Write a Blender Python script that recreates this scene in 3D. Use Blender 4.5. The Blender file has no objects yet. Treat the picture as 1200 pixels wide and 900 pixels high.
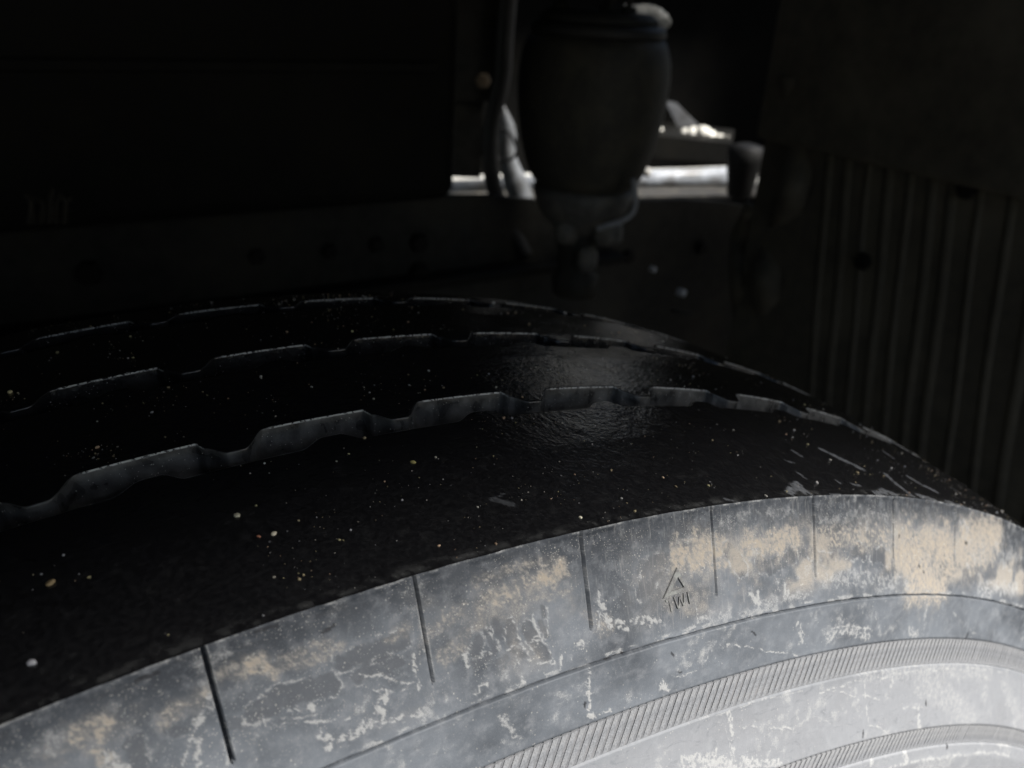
import bpy, bmesh, math, random
import numpy as np
from mathutils import Vector, Matrix

random.seed(7)
RNG = np.random.default_rng(11)
SC = bpy.context.scene
COL = SC.collection
rad = math.radians

# ------------------------------------------------------------------ camera
CAM_POS = Vector((-0.05148, -0.12268, 0.63632))
CAM_ROT = (1.13003, -0.05826, -0.5451)
FPX = 1000.95                               # focal length in pixels of the 1200 wide photo
cam = bpy.data.cameras.new('camera')
cam_ob = bpy.data.objects.new('camera', cam)
COL.objects.link(cam_ob)
cam_ob.location = CAM_POS
cam_ob.rotation_euler = CAM_ROT
cam.sensor_width = 36.0
cam.lens = FPX / 1200 * 36.0
cam.clip_start = 0.004
cam.clip_end = 500
cam.dof.use_dof = True
cam.dof.focus_distance = 0.20
cam.dof.aperture_fstop = 17.0
SC.camera = cam_ob

# ------------------------------------------------------------------ daylight
SUN_EL, SUN_AZ = 48.0, 40.0                 # elevation; azimuth from -Y (the kerb side) towards +X
world = bpy.data.worlds.new('World')
SC.world = world
world.use_nodes = True
wn = world.node_tree.nodes
wl = world.node_tree.links
wn.clear()
sky = wn.new('ShaderNodeTexSky')
sky.sky_type = 'NISHITA'
sky.sun_disc = False
sky.sun_elevation = rad(SUN_EL)
sky.sun_rotation = rad(180 - SUN_AZ)
sky.air_density = 1.2
sky.dust_density = 2.0
bg = wn.new('ShaderNodeBackground')
bg.inputs['Strength'].default_value = 0.05
wo = wn.new('ShaderNodeOutputWorld')
wl.new(sky.outputs[0], bg.inputs[0])
wl.new(bg.outputs[0], wo.inputs[0])
sun = bpy.data.lights.new('sun', 'SUN')
sun.energy = 5.0
sun.angle = rad(24.0)
sun.color = (1.0, 0.965, 0.925)
sun_ob = bpy.data.objects.new('sun', sun)
COL.objects.link(sun_ob)
sdir = Vector((math.sin(rad(SUN_AZ)) * math.cos(rad(SUN_EL)), -math.cos(rad(SUN_AZ)) * math.cos(rad(SUN_EL)), math.sin(rad(SUN_EL))))
sun_ob.rotation_euler = sdir.to_track_quat('Z', 'Y').to_euler()
SC.view_settings.view_transform = 'Standard'
SC.view_settings.look = 'None'
SC.view_settings.exposure = 0.95
SC.view_settings.gamma = 1.0
SC.render.engine = 'CYCLES'
SC.cycles.max_bounces = 6
SC.cycles.use_denoising = True

# ------------------------------------------------------------------ helpers
ROTM = cam_ob.rotation_euler.to_matrix()


def ray(u, v):
    d = ROTM @ Vector(((u - 600) / FPX, -(v - 450) / FPX, -1.0))
    return d.normalized()


def at(u, v, D):
    """point seen at photo pixel u,v at horizontal distance D from the camera"""
    d = ray(u, v)
    return CAM_POS + d * (D / math.hypot(d.x, d.y))


def at_y(u, v, Y):
    d = ray(u, v)
    return CAM_POS + d * ((Y - CAM_POS.y) / d.y)


def at_x(u, v, X):
    d = ray(u, v)
    return CAM_POS + d * ((X - CAM_POS.x) / d.x)


def link(name, me, mat=None, parent=None):
    o = bpy.data.objects.new(name, me)
    COL.objects.link(o)
    if mat is not None and not me.materials:
        me.materials.append(mat)
    if parent is not None:
        o.parent = parent
        top = parent
        off = Vector(parent.location)
        while top.parent:
            top = top.parent
            off += Vector(top.location)
        o.location = -off                    # meshes are written in world metres
    return o


def tag(o, label=None, cat=None, group=None, kind=None):
    if label: o['label'] = label
    if cat: o['category'] = cat
    if group: o['group'] = group
    if kind: o['kind'] = kind
    return o


def thing(name, loc, label, cat, group=None):
    o = bpy.data.objects.new(name, None)
    o.empty_display_size = 0.05
    COL.objects.link(o)
    o.location = loc
    return tag(o, label, cat, group)


def bm_obj(name, bm, mat, parent=None, smooth=True):
    me = bpy.data.meshes.new(name)
    bmesh.ops.recalc_face_normals(bm, faces=bm.faces)
    bm.to_mesh(me)
    bm.free()
    if smooth:
        for p in me.polygons:
            p.use_smooth = True
    o = link(name, me, mat, parent)
    return o


def add_box(bm, lo, hi, bev=0.0, rot=None, piv=None, seg=2):
    r = bmesh.ops.create_cube(bm, size=1.0)
    vs = r['verts']
    lo = Vector(lo); hi = Vector(hi)
    c = (lo + hi) / 2
    s = hi - lo
    for v in vs:
        v.co = Vector((v.co.x * s.x, v.co.y * s.y, v.co.z * s.z)) + c
    if bev > 0:
        es = list({e for v in vs for e in v.link_edges})
        rb = bmesh.ops.bevel(bm, geom=es, offset=bev, segments=seg, affect='EDGES', profile=0.5)
        vs = list({v for f in rb['faces'] for v in f.verts} | {v for v in vs if v.is_valid})
    if rot is not None:
        bmesh.ops.rotate(bm, verts=vs, cent=piv or c, matrix=rot)
    return vs


def add_tube(bm, pts, r, n=10, cap=True):
    pts = [Vector(p) for p in pts]
    rs = r if isinstance(r, (list, tuple)) else [r] * len(pts)
    rings = []
    ref = Vector((0.31, 0.17, 0.93)).normalized()
    for i, p in enumerate(pts):
        t = (pts[min(i + 1, len(pts) - 1)] - pts[max(i - 1, 0)]).normalized()
        a = t.cross(ref)
        if a.length < 1e-4: a = t.cross(Vector((1, 0, 0)))
        a.normalize()
        b = t.cross(a)
        rings.append([bm.verts.new(p + (a * math.cos(2 * math.pi * k / n) + b * math.sin(2 * math.pi * k / n)) * rs[i]) for k in range(n)])
    for i in range(len(rings) - 1):
        for k in range(n):
            bm.faces.new((rings[i][k], rings[i][(k + 1) % n], rings[i + 1][(k + 1) % n], rings[i + 1][k]))
    if cap:
        bm.faces.new(rings[0]); bm.faces.new(rings[-1][::-1])


def spline(pts, m=8):
    pts = [Vector(p) for p in pts]
    P = [pts[0]] + pts + [pts[-1]]
    out = []
    for i in range(1, len(P) - 2):
        for k in range(m):
            t = k / m
            a, b, c, d = P[i - 1], P[i], P[i + 1], P[i + 2]
            out.append(0.5 * ((2 * b) + (c - a) * t + (2 * a - 5 * b + 4 * c - d) * t * t + (3 * b - a - 3 * c + d) * t ** 3))
    out.append(pts[-1])
    return out


def add_lathe(bm, prof, cx, cy, n=48, wob=0.0):
    rings = []
    for r, z in prof:
        rings.append([bm.verts.new((cx + r * math.cos(2 * math.pi * k / n), cy + r * math.sin(2 * math.pi * k / n), z)) for k in range(n)])
    for i in range(len(rings) - 1):
        for k in range(n):
            bm.faces.new((rings[i][k], rings[i][(k + 1) % n], rings[i + 1][(k + 1) % n], rings[i + 1][k]))
    bm.faces.new(rings[0][::-1]); bm.faces.new(rings[-1])


def add_hex(bm, c, axis, r, h, n=6):
    q = Vector(axis).to_track_quat('Z', 'Y').to_matrix()
    c = Vector(c)
    rings = []
    for rr, z in ((r, 0), (r, h * 0.85), (r * 0.86, h)):
        rings.append([bm.verts.new(c + q @ Vector((rr * math.cos(2 * math.pi * k / n), rr * math.sin(2 * math.pi * k / n), z))) for k in range(n)])
    for i in range(2):
        for k in range(n):
            bm.faces.new((rings[i][k], rings[i][(k + 1) % n], rings[i + 1][(k + 1) % n], rings[i + 1][k]))
    bm.faces.new(rings[0][::-1]); bm.faces.new(rings[-1])


def grid_mesh(name, P, attrs=None, uv=None, wrap=False, flip=False):
    """P (n,m,3): a quad sheet; attrs: dict name -> (n,m,3) colours"""
    n, m = P.shape[:2]
    me = bpy.data.meshes.new(name)
    V = P.reshape(-1, 3).astype(np.float32)
    me.vertices.add(n * m)
    me.vertices.foreach_set('co', V.ravel())
    i = np.arange(n if wrap else n - 1)
    j = np.arange(m - 1)
    I, J = np.meshgrid(i, j, indexing='ij')
    I2 = (I + 1) % n
    q = np.stack([I * m + J, I2 * m + J, I2 * m + J + 1, I * m + J + 1], -1).reshape(-1, 4)
    if flip: q = q[:, ::-1]
    q = q.astype(np.int32)
    nf = len(q)
    me.loops.add(nf * 4)
    me.loops.foreach_set('vertex_index', q.ravel())
    me.polygons.add(nf)
    me.polygons.foreach_set('loop_start', np.arange(0, nf * 4, 4, dtype=np.int32))
    try:
        me.polygons.foreach_set('loop_total', np.full(nf, 4, dtype=np.int32))
    except Exception:
        pass
    me.polygons.foreach_set('use_smooth', np.ones(nf, dtype=bool))
    me.update(calc_edges=True)
    if attrs:
        for k, c in attrs.items():
            a = me.color_attributes.new(k, 'FLOAT_COLOR', 'POINT')
            col = np.ones((n * m, 4), np.float32)
            col[:, :3] = c.reshape(-1, 3)
            a.data.foreach_set('color', col.ravel())
    if uv is not None:
        u = me.uv_layers.new(name='UVMap')
        u.data.foreach_set('uv', uv.reshape(-1, 2)[q.ravel()].astype(np.float32).ravel())
    me.validate()
    return me


_tabs = {}


def vnoise(x, y, seed=0):
    """smooth value noise at x,y (arrays), 0..1"""
    if seed not in _tabs:
        _tabs[seed] = np.random.default_rng(1000 + seed).random((256, 256))
    T = _tabs[seed]
    xi = np.floor(x).astype(int); yi = np.floor(y).astype(int)
    fx = x - xi; fy = y - yi
    fx = fx * fx * (3 - 2 * fx); fy = fy * fy * (3 - 2 * fy)
    g = lambda a, b: T[a % 256, b % 256]
    return (g(xi, yi) * (1 - fx) + g(xi + 1, yi) * fx) * (1 - fy) + (g(xi, yi + 1) * (1 - fx) + g(xi + 1, yi + 1) * fx) * fy


def fbm(x, y, seed=0, oct=4, gain=0.55):
    s = 0; a = 1; t = 0
    for o in range(oct):
        s = s + a * vnoise(x * 2 ** o + 17 * o, y * 2 ** o + 31 * o, seed + o)
        t += a; a *= gain
    return s / t


def sstep(a, b, x):
    t = np.clip((x - a) / (b - a), 0, 1)
    return t * t * (3 - 2 * t)


# ------------------------------------------------------------------ materials
class NT:
    def __init__(self, name):
        self.m = bpy.data.materials.new(name)
        self.m.use_nodes = True
        self.t = self.m.node_tree
        self.n = self.t.nodes
        self.l = self.t.links
        self.b = self.n['Principled BSDF']

    def node(self, typ, **kw):
        x = self.n.new(typ)
        for k, v in kw.items():
            if k in x.inputs.keys(): self.set(x.inputs[k], v)
            else: setattr(x, k, v)
        return x

    def set(self, sock, v):
        if hasattr(v, 'links') or isinstance(v, bpy.types.NodeSocket): self.l.new(v, sock)
        else: sock.default_value = v

    def noise(self, scale, detail=4, rough=0.55, vec=None, dist=0.0):
        x = self.n.new('ShaderNodeTexNoise')
        x.inputs['Scale'].default_value = scale
        x.inputs['Detail'].default_value = detail
        x.inputs['Roughness'].default_value = rough
        x.inputs['Distortion'].default_value = dist
        if vec is not None: self.l.new(vec, x.inputs['Vector'])
        return x.outputs['Fac']

    def ramp(self, fac, a, b):
        x = self.n.new('ShaderNodeMapRange')
        x.interpolation_type = 'SMOOTHSTEP'
        self.l.new(fac, x.inputs[0])
        x.inputs[1].default_value = a; x.inputs[2].default_value = b
        return x.outputs[0]

    def math(self, op, a, b=0.0):
        x = self.n.new('ShaderNodeMath'); x.operation = op
        self.set(x.inputs[0], a); self.set(x.inputs[1], b)
        return x.outputs[0]

    def mix(self, fac, a, b):
        x = self.n.new('ShaderNodeMix'); x.data_type = 'RGBA'
        self.set(x.inputs[0], fac)
        for s, v in ((x.inputs[6], a), (x.inputs[7], b)):
            if isinstance(v, tuple): v = v + (1.0,) if len(v) == 3 else v
            self.set(s, v)
        return x.outputs[2]

    def bump(self, h, strength=0.3, dist=0.001, normal=None):
        x = self.n.new('ShaderNodeBump')
        self.l.new(h, x.inputs['Height'])
        x.inputs['Strength'].default_value = strength
        x.inputs['Distance'].default_value = dist
        if normal is not None: self.l.new(normal, x.inputs['Normal'])
        return x.outputs['Normal']

    def obj(self):
        return self.n.new('ShaderNodeTexCoord').outputs['Object']

    def scaled(self, vec, s):
        x = self.n.new('ShaderNodeMapping')
        self.l.new(vec, x.inputs['Vector'])
        x.inputs['Scale'].default_value = s
        return x.outputs[0]


def simple(name, col, rough=0.6, metal=0.0, dirt=None, dscale=12.0, damt=0.5, bump=0.25, bscale=60.0, bdist=0.001, spec=0.5):
    k = NT(name)
    c = k.obj()
    n1 = k.noise(dscale, 6, 0.62, c)
    n2 = k.noise(bscale, 5, 0.6, c)
    f = k.ramp(n1, 0.42, 0.68)
    base = k.mix(k.ramp(n2, 0.3, 0.7), tuple(x * 0.75 for x in col), tuple(min(1, x * 1.25) for x in col))
    if dirt:
        base = k.mix(k.math('MULTIPLY', f, damt), base, dirt)
    k.l.new(base, k.b.inputs['Base Color'])
    k.l.new(k.math('ADD', k.math('MULTIPLY', n2, 0.25), rough - 0.1), k.b.inputs['Roughness'])
    k.b.inputs['Metallic'].default_value = metal
    k.b.inputs['Specular IOR Level'].default_value = spec
    k.l.new(k.bump(n2, bump, bdist), k.b.inputs['Normal'])
    return k.m


def mat_sidewall():
    k = NT('dusty_sidewall_rubber')
    uv = k.n.new('ShaderNodeUVMap').outputs[0]          # millimetres: arc, radius
    at_ = k.n.new('ShaderNodeAttribute'); at_.attribute_name = 'dirt'
    sep = k.n.new('ShaderNodeSeparateColor'); k.l.new(at_.outputs['Color'], sep.inputs[0])
    tan, pale, clean = sep.outputs
    at2 = k.n.new('ShaderNodeAttribute'); at2.attribute_name = 'film'
    sep2 = k.n.new('ShaderNodeSeparateColor'); k.l.new(at2.outputs['Color'], sep2.inputs[0])
    film, nick, streak = sep2.outputs
    fine = k.noise(2.2, 5, 0.65, uv)
    mid = k.noise(0.35, 5, 0.6, uv)
    # film of grey road dust
    c = k.mix(film, (0.024, 0.029, 0.037), (0.158, 0.174, 0.194))
    rsep = k.n.new('ShaderNodeSeparateXYZ'); k.l.new(uv, rsep.inputs[0])
    inner = k.ramp(rsep.outputs[1], 492, 478)
    c = k.mix(k.math('MULTIPLY', inner, 0.75), c, (0.270, 0.276, 0.288))
    smudge = k.noise(0.22, 6, 0.7, k.scaled(uv, (0.6, 1.6, 1)), 1.5)
    c = k.mix(k.math('MULTIPLY', k.ramp(smudge, 0.47, 0.30), 0.45), c, (0.115, 0.125, 0.14))
    c = k.mix(k.math('MULTIPLY', k.ramp(mid, 0.45, 0.75), 0.35), c, (0.30, 0.31, 0.325))
    c = k.mix(k.math('MULTIPLY', k.ramp(fine, 0.52, 0.78), 0.25), c, (0.33, 0.335, 0.34))
    c = k.mix(k.math('MULTIPLY', k.ramp(fine, 0.45, 0.25), 0.25), c, (0.09, 0.10, 0.115))
    c = k.mix(k.math('MULTIPLY', clean, 0.85), c, (0.082, 0.088, 0.098))
    # fine streaks that run down the wall
    st = k.noise(1.0, 3, 0.6, k.scaled(uv, (1.6, 0.16, 1)))
    c = k.mix(k.math('MULTIPLY', k.math('MULTIPLY', k.ramp(st, 0.54, 0.76), streak), 0.35), c, (0.40, 0.39, 0.37))
    # tan mud, grainy
    g = k.noise(2.8, 8, 0.75, uv)
    g1 = k.noise(0.55, 6, 0.68, uv)
    gg = k.math('SUBTRACT', k.math('ADD', k.math('MULTIPLY', g, 1.25), k.math('MULTIPLY', g1, 0.75)), 1.0)
    tf = k.math('ADD', k.math('MULTIPLY', k.ramp(k.math('ADD', tan, gg), 0.20, 0.72), 0.74), k.math('MULTIPLY', tan, 0.22))
    c = k.mix(k.math('MULTIPLY', tan, 0.50), c, (0.30, 0.275, 0.245))
    tcol = k.mix(k.ramp(k.math('ADD', tan, k.math('MULTIPLY', g1, 0.3)), 0.55, 1.1), (0.37, 0.345, 0.305), (0.45, 0.385, 0.305))
    c = k.mix(k.math('MULTIPLY', tf, 0.82), c, tcol)
    pf = k.math('ADD', k.math('MULTIPLY', k.ramp(k.math('ADD', pale, gg), 0.20, 0.72), 0.74), k.math('MULTIPLY', pale, 0.25))
    c = k.mix(k.math('MULTIPLY', pf, 0.92), c, (0.41, 0.412, 0.405))
    # white crystals
    v = k.n.new('ShaderNodeTexVoronoi'); v.inputs['Scale'].default_value = 0.85
    k.l.new(uv, v.inputs['Vector'])
    sp = k.ramp(v.outputs['Distance'], 0.20, 0.08)
    spm = k.ramp(k.noise(0.16, 4, 0.6, uv), 0.44, 0.62)
    sp = k.math('MULTIPLY', k.math('MULTIPLY', sp, spm), k.math('ADD', k.math('MULTIPLY', tan, 0.8), 0.42))
    c = k.mix(sp, c, (0.56, 0.54, 0.49))
    v2 = k.n.new('ShaderNodeTexVoronoi'); v2.inputs['Scale'].default_value = 1.9
    k.l.new(uv, v2.inputs['Vector'])
    uz = k.math('MULTIPLY', k.ramp(rsep.outputs[1], 503, 513), k.ramp(k.noise(0.10, 5, 0.65, uv), 0.40, 0.62))
    sp2 = k.math('MULTIPLY', k.math('MULTIPLY', k.ramp(v2.outputs['Distance'], 0.26, 0.10), uz), 0.55)
    c = k.mix(sp2, c, (0.56, 0.54, 0.49))
    c = k.mix(nick, c, (0.012, 0.012, 0.014))
    k.l.new(c, k.b.inputs['Base Color'])
    r = k.math('ADD', 0.52, k.math('MULTIPLY', k.math('MAXIMUM', tan, pale), 0.35))
    k.l.new(k.math('ADD', r, k.math('MULTIPLY', fine, 0.12)), k.b.inputs['Roughness'])
    k.b.inputs['Specular IOR Level'].default_value = 0.35
    h = k.math('ADD', k.math('MULTIPLY', g, k.math('ADD', 0.25, k.math('MULTIPLY', k.math('MAXIMUM', tan, pale), 1.0))), k.math('MULTIPLY', sp, 0.6))
    k.l.new(k.bump(h, 0.55, 0.00035), k.b.inputs['Normal'])
    return k.m


def mat_tread():
    k = NT('wet_black_tread_rubber')
    o = k.obj()
    at_ = k.n.new('ShaderNodeAttribute'); at_.attribute_name = 'dirt'
    sep = k.n.new('ShaderNodeSeparateColor'); k.l.new(at_.outputs['Color'], sep.inputs[0])
    dust, edge, scuff = sep.outputs
    n = k.noise(900, 5, 0.65, o)
    n2 = k.noise(120, 4, 0.6, o)
    base = k.mix(k.ramp(n, 0.35, 0.7), (0.008, 0.008, 0.009), (0.016, 0.016, 0.017))
    c = k.mix(k.math('MULTIPLY', dust, k.ramp(n2, 0.1, 0.6)), base, (0.168, 0.170, 0.165))
    c = k.mix(k.math('MULTIPLY', scuff, k.ramp(n, 0.1, 0.5)), c, (0.20, 0.21, 0.225))
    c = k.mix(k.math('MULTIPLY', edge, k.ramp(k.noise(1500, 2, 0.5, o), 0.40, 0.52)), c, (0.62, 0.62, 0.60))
    k.l.new(c, k.b.inputs['Base Color'])
    rr = k.math('ADD', 0.04, k.math('MULTIPLY', n2, 0.26))
    rr = k.math('ADD', rr, k.math('MULTIPLY', k.math('MAXIMUM', dust, scuff), 0.4))
    k.l.new(rr, k.b.inputs['Roughness'])
    k.b.inputs['Specular IOR Level'].default_value = 0.62
    vor = k.n.new('ShaderNodeTexVoronoi'); vor.inputs['Scale'].default_value = 900; k.l.new(o, vor.inputs['Vector'])
    h = k.math('ADD', k.math('ADD', n, k.math('MULTIPLY', n2, 1.2)), k.math('MULTIPLY', vor.outputs['Distance'], 0.6))
    k.l.new(k.bump(h, 0.30, 0.0003), k.b.inputs['Normal'])
    return k.m


def mat_grit():
    k = NT('sand_grain')
    at_ = k.n.new('ShaderNodeAttribute'); at_.attribute_name = 'tint'
    k.l.new(at_.outputs['Color'], k.b.inputs['Base Color'])
    k.b.inputs['Roughness'].default_value = 0.7
    return k.m


M = {}
M['side'] = mat_sidewall()
M['tread'] = mat_tread()
M['grit'] = mat_grit()
M['ridge'] = simple('dusty_ridge_rubber', (0.20, 0.207, 0.218), 0.62, 0, (0.33, 0.33, 0.325), 300, 0.5, 0.3, 2500, 0.0002)
M['band'] = simple('band_rubber', (0.155, 0.159, 0.167), 0.7, 0, (0.25, 0.24, 0.24), 300, 0.4, 0.3, 2500, 0.0002)
M['mark'] = simple('moulded_mark_rubber', (0.15, 0.148, 0.145), 0.6, 0, (0.36, 0.38, 0.35), 500, 0.45, 0.3, 2500, 0.0002)
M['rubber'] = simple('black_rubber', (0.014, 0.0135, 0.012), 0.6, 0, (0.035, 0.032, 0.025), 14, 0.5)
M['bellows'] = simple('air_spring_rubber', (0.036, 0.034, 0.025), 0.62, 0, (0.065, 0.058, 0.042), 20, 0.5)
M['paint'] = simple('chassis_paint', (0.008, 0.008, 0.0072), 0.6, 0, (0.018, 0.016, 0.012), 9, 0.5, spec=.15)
M['paint_grey'] = simple('dusty_chassis_paint', (0.028, 0.028, 0.025), 0.65, 0, (0.06, 0.055, 0.043), 9, 0.5, spec=.15)
M['flap'] = simple('dusty_mud_flap_rubber', (0.056, 0.049, 0.035), 0.8, 0, (0.12, 0.105, 0.075), 7, 0.7)
M['steel'] = simple('bare_steel', (0.40, 0.43, 0.47), 0.35, 0.0, (0.12, 0.11, 0.09), 26, 0.85, 0.4, 90)
M['pale'] = simple('pale_painted_metal', (0.66, 0.66, 0.62), 0.5, 0, (0.34, 0.30, 0.24), 16, 0.4)
M['armmetal'] = simple('light_grey_arm_metal', (0.27, 0.285, 0.30), 0.5, 0.1, (0.10, 0.095, 0.085), 22, 0.7)
M['greymetal'] = simple('grey_painted_metal', (0.33, 0.34, 0.36), 0.5, 0.1, (0.16, 0.15, 0.13), 16, 0.5)
M['hose'] = simple('hose_rubber', (0.018, 0.018, 0.017), 0.5)
M['tanbolt'] = simple('rusty_bolt', (0.15, 0.115, 0.075), 0.6, 0.0, (0.12, 0.07, 0.04), 200, 0.5)
M['backdrop_black'] = simple('near_black_panel', (0.006, 0.006, 0.0055), 0.8, 0, (0.012, 0.011, 0.009), 9, 0.5, spec=.05)  # even near-black base for the added backdrop
M['bellows'] = simple('dusty_air_spring_rubber', (0.032, 0.030, 0.022), 0.66, 0, (0.070, 0.062, 0.042), 28, 0.6, 0.5, 120, 0.0015)
M['wire'] = simple('brown_wire_sheath', (0.03, 0.025, 0.017), 0.7)
M['midmetal'] = simple('dusty_cast_metal', (0.075, 0.073, 0.068), 0.6, 0, (0.17, 0.155, 0.125), 30, 0.6, 0.5, 120, 0.002)
M['ground'] = simple('dusty_yard_ground', (0.07, 0.068, 0.064), 0.9, 0, (0.05, 0.049, 0.046), 0.9, 0.6, 0.5, 30, 0.01)

# ------------------------------------------------------------------ ground
bm = bmesh.new()
bmesh.ops.create_grid(bm, x_segments=2, y_segments=2, size=150)
for v in bm.verts: v.co.z = -0.538
tag(bm_obj('ground', bm, M['ground'], smooth=False), kind='structure')

# ------------------------------------------------------------------ tyre
R = 0.53
DA = 0.07608                                # one tread pitch
S0 = -0.0617                                # first shoulder slot
G0 = -0.08218                               # phase of the zigzag grooves
DEPTH = 0.009


def crown(y):
    return R + np.interp(y, [0, .03, .058, .08, .102, .125, .148, .165, .18, .195],
                         [0, .0042, .0067, .0076, .0077, .0065, .0046, .001, -.005, -.013])


_pr = np.array([[.5315, .0007], [.53, 0], [.5038, -.01336], [.4902, -.0171], [.4828, -.0202], [.4628, -.0267],
                [.452, -.0296], [.44, -.031], [.42, -.0325], [.40, -.0325], [.37, -.029], [.34, -.021], [.315, -.010], [.30, -.002]])[::-1]
_rr = np.linspace(.30, .5315, 1200)
_yy = np.interp(_rr, _pr[:, 0], _pr[:, 1])
_ker = np.hanning(13); _ker /= _ker.sum()
_yy2 = np.convolve(np.pad(_yy, 6, mode='edge'), _ker, 'valid')
_dy = np.gradient(_yy2, _rr)
_dy[-12:] = _dy[-13]; _dy[:8] = _dy[8]


def wall_y(r): return np.interp(r, _rr, _yy2)


def wall_n(r):
    s = np.interp(r, _rr, _dy)
    L = np.sqrt(1 + s * s)
    return s / L, -1 / L                     # radial, axial


def S(a, r, h=0.0):
    """point on the outer side wall at angle a (0 = top, + towards +X), radius r, raised by h"""
    nr, ny = wall_n(r)
    r2 = r + h * nr
    return np.stack([r2 * np.sin(a), wall_y(r) + h * ny + 0 * a, r2 * np.cos(a)], -1)


tyre = thing('truck_tyre', (0, 0.09, -0.538), 'large worn black truck tyre with dusty grey sidewall and zigzag tread grooves', 'tyre')

# angles shared by the detailed parts
FA, FB = -0.36, 0.80


def angles(step, extra=()):
    a = list(np.arange(FA, FB, step)) + list(np.linspace(FB, FA + 2 * math.pi, 150)[:-1]) + list(extra)
    return np.unique(np.round(np.array(a), 6))


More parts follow.
